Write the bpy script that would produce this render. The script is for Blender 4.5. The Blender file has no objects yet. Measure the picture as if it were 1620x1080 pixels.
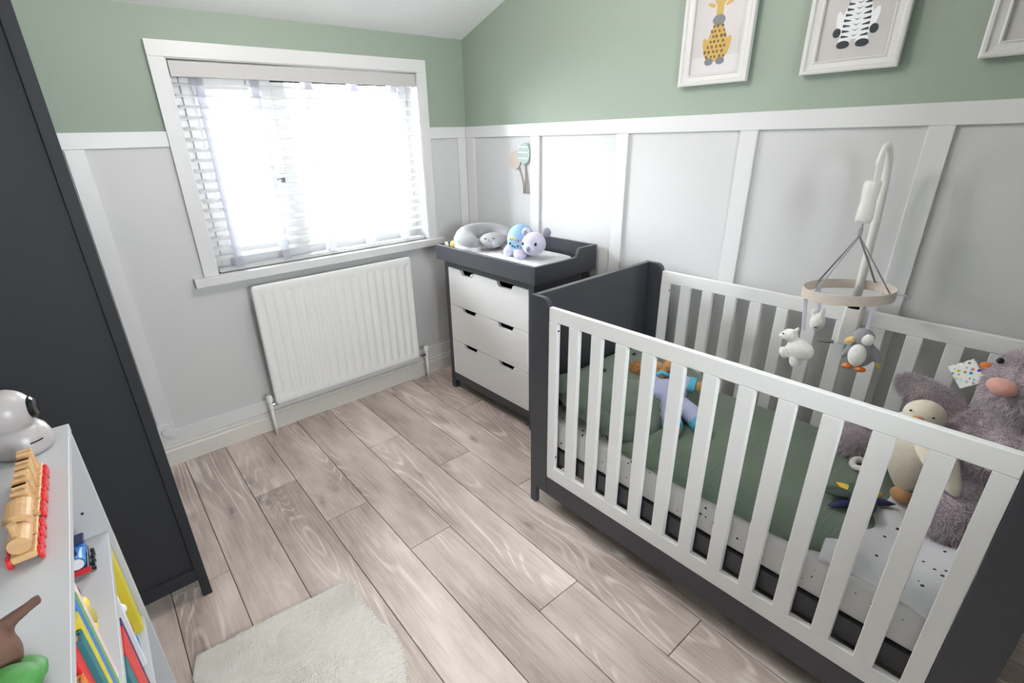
import bpy, bmesh, math, random
import numpy as np
from mathutils import Vector, Matrix, Euler

random.seed(7); np.random.seed(7)
SC = bpy.context.scene
COL = SC.collection

# ------------------------------------------------------------------ camera
cam_d = bpy.data.cameras.new('camera'); cam = bpy.data.objects.new('camera', cam_d)
COL.objects.link(cam); SC.camera = cam
cam.location = (-2.0357, -2.6882, 1.4968)
cam.rotation_mode = 'XYZ'
cam.rotation_euler = (math.radians(67.02656), math.radians(1.52683), math.radians(-40.32653))
cam_d.sensor_fit = 'HORIZONTAL'; cam_d.sensor_width = 36.0
cam_d.lens = 786.486 / 1620 * 36.0
cam_d.shift_x = 25.822 / 1620; cam_d.shift_y = 7.591 / 1620
cam_d.clip_start = 0.02

# ------------------------------------------------------------------ world, light, exposure
W = bpy.data.worlds.new('overcast_sky'); SC.world = W; W.use_nodes = True
bg = W.node_tree.nodes['Background']
bg.inputs[0].default_value = (0.93, 0.965, 1.0, 1); bg.inputs[1].default_value = 62.0
SC.view_settings.view_transform = 'Standard'; SC.view_settings.look = 'None'
SC.view_settings.exposure = 0.0; SC.view_settings.gamma = 1.0
SC.view_settings.use_curve_mapping = False
SC.cycles.use_denoising = True
SC.cycles.max_bounces = 10; SC.cycles.diffuse_bounces = 6; SC.cycles.transparent_max_bounces = 12
SC.cycles.sample_clamp_indirect = 8.0
FILL_LAMP_POWER = 29.0
# portal that guides sampling of the sky through the window
pd = bpy.data.lights.new('window_portal', 'AREA'); pd.shape = 'RECTANGLE'; pd.size = 1.3; pd.size_y = 1.0
pd.cycles.is_portal = True
po = bpy.data.objects.new('window_portal', pd); COL.objects.link(po)
po.location = (-0.936, 0.33, 1.37); po.rotation_euler = (math.radians(-90), 0, 0)
# the same for the added fill window behind the camera
pd2 = bpy.data.lights.new('fill_window_portal', 'AREA'); pd2.shape = 'RECTANGLE'; pd2.size = .65; pd2.size_y = .62
pd2.cycles.is_portal = True
po2 = bpy.data.objects.new('fill_window_portal', pd2); COL.objects.link(po2)
po2.location = (-1.525, -3.68, 1.53); po2.rotation_euler = (math.radians(90), 0, 0)

# ------------------------------------------------------------------ helpers
BASE = {}
def lin(c):
    c = c / 255.0
    return c / 12.92 if c <= 0.04045 else ((c + 0.055) / 1.055) ** 2.4
def rgb(r, g, b): return (lin(r), lin(g), lin(b), 1.0)

def pm(name, col, rough=0.5, bump=0.0, bscale=60.0, var=0.0, vscale=6.0, sheen=0.0, metal=0.0, emit=0.0, spec=0.5, stretch=None, objvar=0.0):
    m = bpy.data.materials.new(name); m.use_nodes = True
    nt = m.node_tree; N = nt.nodes; L = nt.links
    b = N['Principled BSDF']
    c = rgb(*col)
    b.inputs['Base Color'].default_value = c
    b.inputs['Roughness'].default_value = rough
    b.inputs['Metallic'].default_value = metal
    b.inputs['Specular IOR Level'].default_value = spec
    if sheen: b.inputs['Sheen Weight'].default_value = sheen; b.inputs['Sheen Roughness'].default_value = 0.5
    if emit:
        b.inputs['Emission Color'].default_value = c; b.inputs['Emission Strength'].default_value = emit
    tc = None
    if bump or var:
        tc = N.new('ShaderNodeTexCoord'); mp = N.new('ShaderNodeMapping'); L.new(tc.outputs['Object'], mp.inputs[0])
        if stretch: mp.inputs['Scale'].default_value = stretch
    if var:
        n = N.new('ShaderNodeTexNoise'); n.inputs['Scale'].default_value = vscale; n.inputs['Detail'].default_value = 4
        L.new(mp.outputs[0], n.inputs['Vector'])
        r = N.new('ShaderNodeValToRGB')
        r.color_ramp.elements[0].position = 0.3; r.color_ramp.elements[1].position = 0.7
        r.color_ramp.elements[0].color = tuple(x * (1 - var) for x in c[:3]) + (1,)
        r.color_ramp.elements[1].color = tuple(min(1, x * (1 + var)) for x in c[:3]) + (1,)
        L.new(n.outputs['Fac'], r.inputs[0]); L.new(r.outputs[0], b.inputs['Base Color'])
    if bump:
        n2 = N.new('ShaderNodeTexNoise'); n2.inputs['Scale'].default_value = bscale; n2.inputs['Detail'].default_value = 3
        L.new(mp.outputs[0], n2.inputs['Vector'])
        bp = N.new('ShaderNodeBump'); bp.inputs['Strength'].default_value = bump; bp.inputs['Distance'].default_value = 0.01
        L.new(n2.outputs['Fac'], bp.inputs['Height']); L.new(bp.outputs[0], b.inputs['Normal'])
    return m

def tag(o, label=None, cat=None, group=None, kind=None):
    if label: o['label'] = label
    if cat: o['category'] = cat
    if group: o['group'] = group
    if kind: o['kind'] = kind
    return o

def thing(name, loc, label=None, cat=None, group=None, kind=None):
    o = bpy.data.objects.new(name, None); COL.objects.link(o); o.location = loc
    o.empty_display_size = 0.05
    BASE[o] = Vector(loc)
    return tag(o, label, cat, group, kind)

class MB:
    """collects geometry in world coordinates; build() links it as one mesh object"""
    def __init__(s): s.v = []; s.f = []; s.mi = []
    def add(s, verts, faces, mi=0):
        o = len(s.v); s.v += [tuple(p) for p in verts]
        for f in faces: s.f.append(tuple(i + o for i in f)); s.mi.append(mi)
        return s
    def box(s, x0, x1, y0, y1, z0, z1, mi=0, M=None):
        if x0 > x1: x0, x1 = x1, x0
        if y0 > y1: y0, y1 = y1, y0
        if z0 > z1: z0, z1 = z1, z0
        v = [(x0,y0,z0),(x1,y0,z0),(x1,y1,z0),(x0,y1,z0),(x0,y0,z1),(x1,y0,z1),(x1,y1,z1),(x0,y1,z1)]
        if M is not None: v = [tuple(M @ Vector(p)) for p in v]
        return s.add(v, [(0,3,2,1),(4,5,6,7),(0,1,5,4),(1,2,6,5),(2,3,7,6),(3,0,4,7)], mi)
    def prism(s, poly, d0, d1, axis='x', mi=0, M=None):
        """poly: 2D outline in the two other axes, (y,z) for x, (x,z) for y, (x,y) for z"""
        n = len(poly)
        def P(p, d):
            q = {'x': (d, p[0], p[1]), 'y': (p[0], d, p[1]), 'z': (p[0], p[1], d)}[axis]
            return tuple(M @ Vector(q)) if M is not None else q
        v = [P(p, d0) for p in poly] + [P(p, d1) for p in poly]
        f = [tuple(range(n)), tuple(range(2*n-1, n-1, -1))]
        f += [(i, i+n, (i+1) % n + n, (i+1) % n) for i in range(n)]
        return s.add(v, f, mi)
    def tube(s, path, r, n=10, mi=0, caps=True, flat=1.0):
        path = [Vector(p) for p in path]; rs = r if isinstance(r, (list, tuple)) else [r]*len(path)
        v = []; f = []; up = None
        for i, p in enumerate(path):
            t = (path[min(i+1, len(path)-1)] - path[max(i-1, 0)]).normalized()
            if up is None:
                a = Vector((0,0,1)) if abs(t.z) < .9 else Vector((1,0,0)); up = t.cross(a).normalized()
            up = (up - t * up.dot(t)).normalized(); w = t.cross(up)
            for k in range(n):
                a = 2*math.pi*k/n
                v.append(p + (up*math.cos(a) + w*math.sin(a)*flat) * rs[i])
        for i in range(len(path)-1):
            for k in range(n): f.append((i*n+k, i*n+(k+1)%n, (i+1)*n+(k+1)%n, (i+1)*n+k))
        if caps:
            f.append(tuple(range(n-1, -1, -1))); f.append(tuple((len(path)-1)*n + k for k in range(n)))
        return s.add(v, f, mi)
    def lathe(s, prof, c, n=24, M=None, mi=0):
        """prof: [(r,z)] turned about z through c"""
        c = Vector(c); v = []; f = []
        for r, z in prof:
            for k in range(n):
                a = 2*math.pi*k/n; p = Vector((r*math.cos(a), r*math.sin(a), z))
                if M is not None: p = M @ p
                v.append(c + p)
        for i in range(len(prof)-1):
            for k in range(n): f.append((i*n+k, i*n+(k+1)%n, (i+1)*n+(k+1)%n, (i+1)*n+k))
        f.append(tuple(range(n-1,-1,-1))); f.append(tuple((len(prof)-1)*n+k for k in range(n)))
        return s.add(v, f, mi)
    def ell(s, c, r, rot=(0,0,0), n=20, m=12, mi=0):
        R = Euler(rot).to_matrix(); c = Vector(c); v = []; f = []
        v.append(c + R @ Vector((0,0,r[2])))
        for i in range(1, m):
            t = math.pi*i/m
            for k in range(n):
                a = 2*math.pi*k/n
                v.append(c + R @ Vector((r[0]*math.sin(t)*math.cos(a), r[1]*math.sin(t)*math.sin(a), r[2]*math.cos(t))))
        v.append(c + R @ Vector((0,0,-r[2])))
        for k in range(n): f.append((0, 1+k, 1+(k+1)%n))
        for i in range(m-2):
            for k in range(n): f.append((1+i*n+k, 1+(i+1)*n+k, 1+(i+1)*n+(k+1)%n, 1+i*n+(k+1)%n))
        e = len(v)-1; b = 1+(m-2)*n
        for k in range(n): f.append((e, b+(k+1)%n, b+k))
        return s.add(v, f, mi)
    def grid(s, fn, nu, nv, mi=0):
        v = [fn(i/(nu-1), j/(nv-1)) for j in range(nv) for i in range(nu)]
        f = [(j*nu+i, j*nu+i+1, (j+1)*nu+i+1, (j+1)*nu+i) for j in range(nv-1) for i in range(nu-1)]
        return s.add(v, f, mi)
    def build(s, name, mat, parent=None, smooth=False, bevel=0.0, seg=2, base=None, angle=40):
        V = np.array(s.v, float)
        if parent is not None: b = BASE[parent]
        else: b = Vector(base) if base is not None else Vector((*(V.min(0)[:2]+V.max(0)[:2])/2, V.min(0)[2]))
        me = bpy.data.meshes.new(name)
        me.from_pydata((V - np.array(b)).tolist(), [], s.f)
        mats = mat if isinstance(mat, (list, tuple)) else [mat]
        for m in mats: me.materials.append(m)
        if len(mats) > 1: me.polygons.foreach_set('material_index', s.mi)
        bm = bmesh.new(); bm.from_mesh(me); bmesh.ops.recalc_face_normals(bm, faces=bm.faces); bm.to_mesh(me); bm.free()
        if smooth: me.polygons.foreach_set('use_smooth', [True]*len(me.polygons))
        me.update()
        o = bpy.data.objects.new(name, me); COL.objects.link(o)
        if parent is not None: o.parent = parent
        else: o.location = b
        BASE[o] = b
        if bevel:
            md = o.modifiers.new('bevel', 'BEVEL'); md.width = bevel; md.segments = seg
            md.limit_method = 'ANGLE'; md.angle_limit = math.radians(angle)
            if not smooth:
                me.polygons.foreach_set('use_smooth', [True]*len(me.polygons))
                md.harden_normals = True
        return o

def remesh(o, vox, smooth=6):
    md = o.modifiers.new('remesh', 'REMESH'); md.mode = 'VOXEL'; md.voxel_size = vox; md.use_smooth_shade = True
    if smooth:
        sm = o.modifiers.new('smooth', 'SMOOTH'); sm.iterations = smooth; sm.factor = 0.5
    return o

def bez(p0, p1, p2, p3, n=14):
    p0, p1, p2, p3 = map(Vector, (p0, p1, p2, p3)); r = []
    for i in range(n+1):
        t = i/n; r.append(p0*(1-t)**3 + p1*3*t*(1-t)**2 + p2*3*t*t*(1-t) + p3*t**3)
    return r

def hairs(name, mat, parent, pts, nrm, length, width, droop=0.4, jitter=0.5, seed=1, wave=0.0):
    """short curved blades in one mesh: fur, pile"""
    rg = np.random.RandomState(seed); n = len(pts)
    pts = np.asarray(pts, float); nrm = np.asarray(nrm, float)
    d = nrm + rg.normal(0, jitter, (n, 3)); d /= np.linalg.norm(d, axis=1)[:, None]
    L = length * rg.uniform(.6, 1.25, (n, 1))
    side = np.cross(d, rg.normal(0, 1, (n, 3))); side /= np.linalg.norm(side, axis=1)[:, None]
    g = np.zeros((n, 3)); g[:, 2] = -1
    mid = pts + d*L*.55 + g*L*.10*droop
    cur = rg.normal(0, 1, (n, 3)) * wave
    tip = pts + d*L*.95 + g*L*.5*droop + cur*L
    w = width
    V = np.stack([pts - side*w*.5, pts + side*w*.5, mid + side*w*.42, mid - side*w*.42, tip], 1).reshape(-1, 3)
    V = V - np.array(BASE[parent])
    i = np.arange(n)[:, None]*5
    quads = (i + np.array([[0,1,2,3]])).tolist(); tris = (i + np.array([[3,2,4]])).tolist()
    me = bpy.data.meshes.new(name); me.from_pydata(V.tolist(), [], quads + tris); me.materials.append(mat)
    me.polygons.foreach_set('use_smooth', [True]*len(me.polygons)); me.update()
    o = bpy.data.objects.new(name, me); COL.objects.link(o); o.parent = parent; o['kind'] = 'stuff'; BASE[o] = BASE[parent]
    return o

def ell_pts(c, r, n, rot=(0,0,0), seed=0):
    rg = np.random.RandomState(seed)
    d = rg.normal(0, 1, (n, 3)); d /= np.linalg.norm(d, axis=1)[:, None]
    R = np.array(Euler(rot).to_matrix()); r = np.array(r)
    p = (d*r) @ R.T + np.array(c); nn = (d/r) @ R.T; nn /= np.linalg.norm(nn, axis=1)[:, None]
    return p, nn

# ------------------------------------------------------------------ materials
M_white_wall = pm('white_panel_paint', (208, 208, 208), .45, .05, 140)
M_green = pm('sage_green_paint', (150, 164, 149), .6, .06, 160)
M_ceil = pm('ceiling_paint', (244, 244, 244), .8, .05, 120)
M_trim = pm('white_trim_gloss', (221, 221, 221), .35)
M_base = pm('skirting_paint', (219, 215, 208), .35)
M_upvc = pm('white_upvc', (240, 240, 240), .25)
M_blind = pm('white_blind_slat', (238, 238, 238), .35)
M_tape = pm('white_ladder_tape', (205, 205, 212), .9, .2, 400)
def translucent(m, col, fac):
    nt = m.node_tree; N = nt.nodes; L = nt.links; b = N['Principled BSDF']; out = N['Material Output']
    t = N.new('ShaderNodeBsdfTranslucent'); t.inputs[0].default_value = rgb(*col)
    mx = N.new('ShaderNodeMixShader'); mx.inputs[0].default_value = fac
    L.new(b.outputs[0], mx.inputs[1]); L.new(t.outputs[0], mx.inputs[2]); L.new(mx.outputs[0], out.inputs[0]); return m
translucent(M_tape, (240, 240, 245), .75); translucent(M_blind, (245, 245, 245), .5)
M_valance = pm('white_blind_valance', (196, 194, 193), .45)
M_rad = pm('radiator_enamel', (236, 236, 234), .25)
M_char = pm('charcoal_paint', (64, 65, 71), .30, .02, 200)
M_char2 = pm('charcoal_wardrobe_paint', (45, 46, 50), .6, .05, 180, spec=.3)
M_black = pm('black_plastic', (18, 18, 20), .35)
M_hole = pm('dark_hole', (14, 14, 15), .9)
M_furn = pm('white_furniture_paint', (236, 235, 234), .35, .03, 150)
M_shelf = pm('white_bookshelf_laminate', (186, 186, 188), .45)
M_sub = pm('dark_underlay', (46, 40, 37), .9)
M_chrome = pm('chrome', (200, 200, 202), .2, metal=1.0)
M_frame = pm('white_picture_frame', (214, 213, 210), .45)
M_print = pm('grey_print_background', (196, 193, 191), .35, var=.06, vscale=5)
M_wood = pm('pale_beech', (196, 156, 110), .55, .08, 40, .12, 14, stretch=(1, 8, 8))
M_red = pm('red_toy_paint', (196, 34, 40), .35)
M_mint = pm('pale_mint_paint', (176, 196, 192), .6)
M_beige = pm('pale_beige_paint', (206, 192, 180), .6, .1, 300, .06, 120)
M_string = pm('taupe_string', (168, 156, 152), .7)
M_sage_pad = pm('sage_quilted_cotton', (108, 122, 110), .85, .25, 180, .06, 30, sheen=.3)
M_pillow = pm('grey_velour', (150, 149, 152), .8, .12, 160, .05, 20, sheen=.5)
M_pillow_w = pm('white_pillow_cotton', (220, 220, 224), .8, .1, 200)
M_pillow_m = pm('marl_grey_jersey', (176, 176, 178), .85, .15, 300, .10, 220)
M_mat = pm('pale_grey_changing_cloth', (212, 210, 212), .85, .2, 220, .03, 40)
M_lilac = pm('lilac_plush', (204, 200, 222), .9, .25, 300, .04, 60, sheen=.6)
M_lilac_d = pm('mauve_grey_plush', (150, 146, 160), .9, .25, 300)
M_blue = pm('pale_blue_plush', (140, 176, 212), .8, .15, 260)
M_bluepanel = pm('pale_blue_toy_panel', (168, 206, 232), .4)
M_blue2 = pm('mid_blue_paint', (52, 118, 190), .4)
M_navy = pm('navy_paint', (34, 40, 84), .45)
M_yellow = pm('yellow_paint', (232, 196, 60), .5)
M_lime = pm('lime_yellow_cover', (206, 190, 50), .5)
M_orange = pm('orange_felt', (214, 122, 56), .9, .2, 300)
M_pinkn = pm('pink_nose_velour', (214, 158, 146), .85, .15, 300, sheen=.4)
M_mauve = pm('mauve_grey_fur', (186, 174, 180), .9, .3, 120, .10, 18, sheen=.4)
M_mauve_h = pm('mauve_grey_fur_strands', (204, 192, 198), .9, 0, 1, .13, 22)
M_cream = pm('cream_plush', (226, 216, 198), .9, .3, 260, .04, 50, sheen=.4)
M_tan = pm('tan_plush', (190, 144, 96), .9, .3, 200, .1, 40, sheen=.3)
M_ginger = pm('ginger_fur', (196, 148, 98), .9, .3, 160, .1, 60)
M_cyan = pm('turquoise_cuff', (92, 186, 214), .8, .1, 200)
M_wplush = pm('white_plush', (234, 232, 226), .9, .25, 260, .03, 60, sheen=.4)
M_penguin = pm('grey_marl_felt', (150, 148, 156), .9, .3, 300, .08, 160)
M_ribbon = pm('grey_satin_ribbon', (146, 142, 150), .5)
M_ribbon_l = pm('pale_lilac_ribbon', (196, 194, 206), .6)
M_ring = pm('beige_fabric_ring', (206, 192, 180), .85, .2, 300, .04, 80)
M_mobile = pm('white_mobile_plastic', (228, 226, 220), .35)
M_rug_b = pm('rug_backing', (252, 250, 248), .95)
M_rug = translucent(pm('ivory_sheepskin_pile', (255, 253, 250), .95), (255, 253, 249), .35)
M_dgreen = pm('dark_green_felt', (74, 92, 84), .9, .2, 200)
M_brown = pm('brown_toy_bark', (96, 68, 56), .8, .4, 60, .25, 30)
M_leaf = pm('leaf_green_toy', (62, 122, 56), .6, .3, 40, .2, 30)
M_pink = pm('pale_pink_cover', (224, 196, 196), .5)
M_bgreen = pm('green_cover', (110, 160, 90), .5)
M_teal = pm('teal_cover', (40, 112, 120), .5)
M_page = pm('book_pages', (226, 216, 190), .8, .3, 300, stretch=(1, 60, 1))
M_purple = pm('purple_cover', (74, 56, 112), .5)
M_redcov = pm('red_cover', (208, 44, 44), .45)
M_salmon = pm('salmon_cover', (206, 120, 108), .5)
M_monitor = pm('white_monitor_plastic', (172, 166, 166), .35)
M_glossblack = pm('black_lens_gloss', (10, 10, 12), .08)
M_outwall = pm('pale_render', (226, 222, 216), .9, .1, 8)
M_roof = pm('slate_roof', (110, 104, 108), .8, .2, 6, .15, 2)
M_outglass = pm('dark_window_glass', (84, 98, 116), .1)
M_ground = pm('pale_paving', (190, 188, 182), .9, .1, 4, .1, 2)
M_fence = pm('weathered_fence', (176, 170, 158), .85, .2, 20, .15, 6)
M_hedge = pm('hedge_leaves', (120, 130, 96), .9, .5, 12, .3, 6)

def glass_mat():
    m = bpy.data.materials.new('window_glass'); m.use_nodes = True; nt = m.node_tree; N = nt.nodes; L = nt.links
    N.remove(N['Principled BSDF']); out = N['Material Output']
    t = N.new('ShaderNodeBsdfTransparent'); t.inputs[0].default_value = (.96, .98, .98, 1)
    g = N.new('ShaderNodeBsdfGlossy'); g.inputs['Roughness'].default_value = .02
    fr = N.new('ShaderNodeFresnel'); fr.inputs[0].default_value = 1.45
    mx = N.new('ShaderNodeMixShader'); L.new(fr.outputs[0], mx.inputs[0]); L.new(t.outputs[0], mx.inputs[1]); L.new(g.outputs[0], mx.inputs[2])
    L.new(mx.outputs[0], out.inputs[0]); return m
M_glass = glass_mat()

def plank_mat():
    m = bpy.data.materials.new('limed_oak_plank'); m.use_nodes = True; nt = m.node_tree; N = nt.nodes; L = nt.links
    b = N['Principled BSDF']; b.inputs['Roughness'].default_value = .42
    tc = N.new('ShaderNodeTexCoord'); oi = N.new('ShaderNodeObjectInfo')
    cb = N.new('ShaderNodeCombineXYZ')
    mu = N.new('ShaderNodeMath'); mu.operation = 'MULTIPLY'; mu.inputs[1].default_value = 37.0; L.new(oi.outputs['Random'], mu.inputs[0])
    mu2 = N.new('ShaderNodeMath'); mu2.operation = 'MULTIPLY'; mu2.inputs[1].default_value = 91.0; L.new(oi.outputs['Random'], mu2.inputs[0])
    L.new(mu.outputs[0], cb.inputs[0]); L.new(mu2.outputs[0], cb.inputs[1]); L.new(mu.outputs[0], cb.inputs[2])
    ad = N.new('ShaderNodeVectorMath'); ad.operation = 'ADD'; L.new(tc.outputs['Object'], ad.inputs[0]); L.new(cb.outputs[0], ad.inputs[1])
    def mapped(sx, sy):
        mp = N.new('ShaderNodeMapping'); mp.inputs['Scale'].default_value = (sx, sy, 1); L.new(ad.outputs[0], mp.inputs[0]); return mp
    def noise(mp, sc, det=3, rough=.5, dist=0):
        n = N.new('ShaderNodeTexNoise'); n.inputs['Scale'].default_value = sc; n.inputs['Detail'].default_value = det
        n.inputs['Roughness'].default_value = rough; n.inputs['Distortion'].default_value = dist
        L.new(mp.outputs[0], n.inputs['Vector']); return n.outputs['Fac']
    def math_(op, a, c=None, clamp=False):
        x = N.new('ShaderNodeMath'); x.operation = op; x.use_clamp = clamp
        for i, q in enumerate((a, c)):
            if q is None: continue
            if isinstance(q, (int, float)): x.inputs[i].default_value = q
            else: L.new(q, x.inputs[i])
        return x.outputs[0]
    def ramp(v, p0, p1):
        r = N.new('ShaderNodeMapRange'); r.inputs[1].default_value = p0; r.inputs[2].default_value = p1; L.new(v, r.inputs[0]); return r.outputs[0]
    def mix(f, a, c):
        x = N.new('ShaderNodeMix'); x.data_type = 'RGBA'
        if isinstance(f, (int, float)): x.inputs[0].default_value = f
        else: L.new(f, x.inputs[0])
        for i, q in ((6, a), (7, c)):
            if isinstance(q, tuple): x.inputs[i].default_value = q
            else: L.new(q, x.inputs[i])
        return x.outputs[2]
    tone = ramp(noise(mapped(5, 1.6), 1.3, 4, .55), .3, .7)
    low = noise(mapped(5.2, .85), 1.0, 1.5, .4, .35)
    fine = noise(mapped(150, 5), 1.0, 3, .6)
    fine2 = noise(mapped(60, 2.5), 1.0, 2, .6)
    rings = math_('SINE', math_('MULTIPLY', low, 120.0))
    lines = ramp(rings, .35, 1.0)
    mask = ramp(noise(mapped(7, 1.1), 1.0, 2, .5), .46, .62)
    lines = math_('MULTIPLY', math_('MULTIPLY', lines, mask), ramp(fine2, .3, .6))
    base = mix(tone, rgb(126, 111, 103), rgb(187, 174, 165))
    streak = ramp(fine, .38, .66)
    base = mix(math_('MULTIPLY', streak, .35), base, rgb(196, 184, 175))
    base = mix(math_('MULTIPLY', ramp(fine2, .58, .8), .35), base, rgb(126, 110, 102))
    base = mix(math_('MULTIPLY', lines, .6), base, rgb(216, 208, 201))
    # knots
    vo = N.new('ShaderNodeTexVoronoi'); vo.inputs['Scale'].default_value = 1.0; mpk = mapped(6.0, 2.0); L.new(mpk.outputs[0], vo.inputs['Vector'])
    kn = math_('MULTIPLY', ramp(vo.outputs['Distance'], .16, .02), ramp(noise(mapped(40, 14), 1, 2), .35, .6))
    base = mix(math_('MULTIPLY', kn, .75), base, rgb(92, 80, 78))
    # plank to plank difference
    hv = N.new('ShaderNodeHueSaturation'); L.new(base, hv.inputs['Color'])
    L.new(math_('ADD', math_('MULTIPLY', oi.outputs['Random'], .20), 1.32), hv.inputs['Value'])
    L.new(hv.outputs[0], b.inputs['Base Color'])
    bp = N.new('ShaderNodeBump'); bp.inputs['Strength'].default_value = .12; bp.inputs['Distance'].default_value = .002
    L.new(fine, bp.inputs['Height']); L.new(bp.outputs[0], b.inputs['Normal'])
    return m
M_plank = plank_mat()

def dotted(name, base, dot, scale=28.0, size=.13):
    m = pm(name, base, .85, .12, 160); nt = m.node_tree; N = nt.nodes; L = nt.links; b = N['Principled BSDF']
    tc = N.new('ShaderNodeTexCoord'); vo = N.new('ShaderNodeTexVoronoi'); vo.inputs['Scale'].default_value = scale
    L.new(tc.outputs['Object'], vo.inputs['Vector'])
    lt = N.new('ShaderNodeMath'); lt.operation = 'LESS_THAN'; lt.inputs[1].default_value = size; L.new(vo.outputs['Distance'], lt.inputs[0])
    mx = N.new('ShaderNodeMix'); mx.data_type = 'RGBA'; L.new(lt.outputs[0], mx.inputs[0])
    mx.inputs[6].default_value = rgb(*base); mx.inputs[7].default_value = rgb(*dot)
    L.new(mx.outputs[2], b.inputs['Base Color']); return m
M_sheet = dotted('white_dotted_sheet', (228, 228, 228), (60, 58, 62), 34, .15)
M_muslin = dotted('white_dotted_muslin', (230, 230, 234), (60, 58, 64), 34, .15)

def striped(name, c1, c2, scale, rot=(0, 0, 0), axis='X'):
    m = pm(name, c1, .85); nt = m.node_tree; N = nt.nodes; L = nt.links; b = N['Principled BSDF']
    tc = N.new('ShaderNodeTexCoord'); mp = N.new('ShaderNodeMapping'); mp.inputs['Rotation'].default_value = rot
    L.new(tc.outputs['Object'], mp.inputs[0])
    wv = N.new('ShaderNodeTexWave'); wv.bands_direction = axis; wv.inputs['Scale'].default_value = scale; L.new(mp.outputs[0], wv.inputs[0])
    r = N.new('ShaderNodeValToRGB'); r.color_ramp.elements[0].position = .45; r.color_ramp.elements[1].position = .55
    r.color_ramp.elements[0].color = rgb(*c1); r.color_ramp.elements[1].color = rgb(*c2)
    L.new(wv.outputs[1], r.inputs[0]); L.new(r.outputs[0], b.inputs['Base Color']); return m
M_stripe = striped('blue_white_striped_cotton', (128, 140, 196), (218, 222, 236), 62, (0, 0, .9))

def patch_mat():
    m = pm('multicoloured_spot_print', (240, 240, 236), .8); nt = m.node_tree; N = nt.nodes; L = nt.links; b = N['Principled BSDF']
    tc = N.new('ShaderNodeTexCoord'); vo = N.new('ShaderNodeTexVoronoi'); vo.inputs['Scale'].default_value = 85; vo.inputs['Randomness'].default_value = .35
    L.new(tc.outputs['Object'], vo.inputs['Vector'])
    hs = N.new('ShaderNodeHueSaturation'); hs.inputs['Saturation'].default_value = 1.1; hs.inputs['Value'].default_value = .8; L.new(vo.outputs['Color'], hs.inputs['Color'])
    lt = N.new('ShaderNodeMath'); lt.operation = 'LESS_THAN'; lt.inputs[1].default_value = .36; L.new(vo.outputs['Distance'], lt.inputs[0])
    mx = N.new('ShaderNodeMix'); mx.data_type = 'RGBA'; L.new(lt.outputs[0], mx.inputs[0]); mx.inputs[6].default_value = rgb(238, 238, 232)
    L.new(hs.outputs[0], mx.inputs[7]); L.new(mx.outputs[2], b.inputs['Base Color']); return m
M_patch = patch_mat()

def muslin_mat():
    m = pm('sage_muslin', (112, 127, 112), .9, sheen=.3); nt = m.node_tree; N = nt.nodes; L = nt.links; b = N['Principled BSDF']
    tc = N.new('ShaderNodeTexCoord'); mp = N.new('ShaderNodeMapping'); mp.inputs['Scale'].default_value = (14, 150, 14); L.new(tc.outputs['Object'], mp.inputs[0])
    n = N.new('ShaderNodeTexNoise'); n.inputs['Scale'].default_value = 1; n.inputs['Detail'].default_value = 3; L.new(mp.outputs[0], n.inputs['Vector'])
    bp = N.new('ShaderNodeBump'); bp.inputs['Strength'].default_value = .5; bp.inputs['Distance'].default_value = .006; L.new(n.outputs[0], bp.inputs['Height']); L.new(bp.outputs[0], b.inputs['Normal'])
    return m
M_sage = muslin_mat()

# ================================================================== STRUCTURE
XL, YF = -2.56, -3.55          # left wall, wall behind the camera
R0, R1 = 1.489, 1.551          # dado rail
P = 0.012                      # panel recess behind the boards
CZ, CS, CY = 2.021, 0.325, -2.2
def ceil_z(y): return CZ - CS*max(y, CY)

# floor
fl = MB().box(XL, P, YF, P, -.05, -.008).build('floor', M_sub); tag(fl, kind='structure')
TH = .0145
def build_floor():
    c, s = math.cos(TH), math.sin(TH)
    joint = {0: -1.303, 1: -.553, 2: -.93}
    LEN, PW, G = 1.285, .192, .0012
    pool = {}
    for k in range(-5, 11):
        x0 = -1.9115 + PW*k; x1 = x0 + PW
        j0 = joint[k % 3]
        for i in range(-4, 3):
            ya, yb = j0 + LEN*i, j0 + LEN*(i+1)
            # clip to the room
            ca, cb_ = max(ya, YF), min(yb, .004)
            xa, xb = max(x0, XL - .0), min(x1, .008)
            if cb_ - ca < .03 or xb - xa < .02: continue
            lx, ly = xb-xa-2*G, cb_-ca-2*G
            key = (round(lx, 4), round(ly, 4))
            if key not in pool:
                hx, hy, e, t = lx/2, ly/2, .0016, .0014
                v = [(-hx,-hy,-.0075),(hx,-hy,-.0075),(hx,hy,-.0075),(-hx,hy,-.0075),
                     (-hx,-hy,-t),(hx,-hy,-t),(hx,hy,-t),(-hx,hy,-t),
                     (-hx+e,-hy+e,0),(hx-e,-hy+e,0),(hx-e,hy-e,0),(-hx+e,hy-e,0)]
                f = [(0,3,2,1),(8,9,10,11)]
                for a in (0, 4):
                    for q in range(4): f.append((a+q, a+(q+1)%4, a+4+(q+1)%4, a+4+q))
                me = bpy.data.meshes.new('floor_plank'); me.from_pydata(v, [], f); me.materials.append(M_plank); me.update(); pool[key] = me
            o = bpy.data.objects.new('floor_plank', pool[key]); COL.objects.link(o)
            cx, cy = (xa+xb)/2, (ca+cb_)/2
            o.parent = fl
            o.location = Vector((cx*c + cy*s, -cx*s*0 + cy*c, 0)) - BASE[fl]
            o.rotation_euler = (0, 0, -TH)
build_floor()

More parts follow.
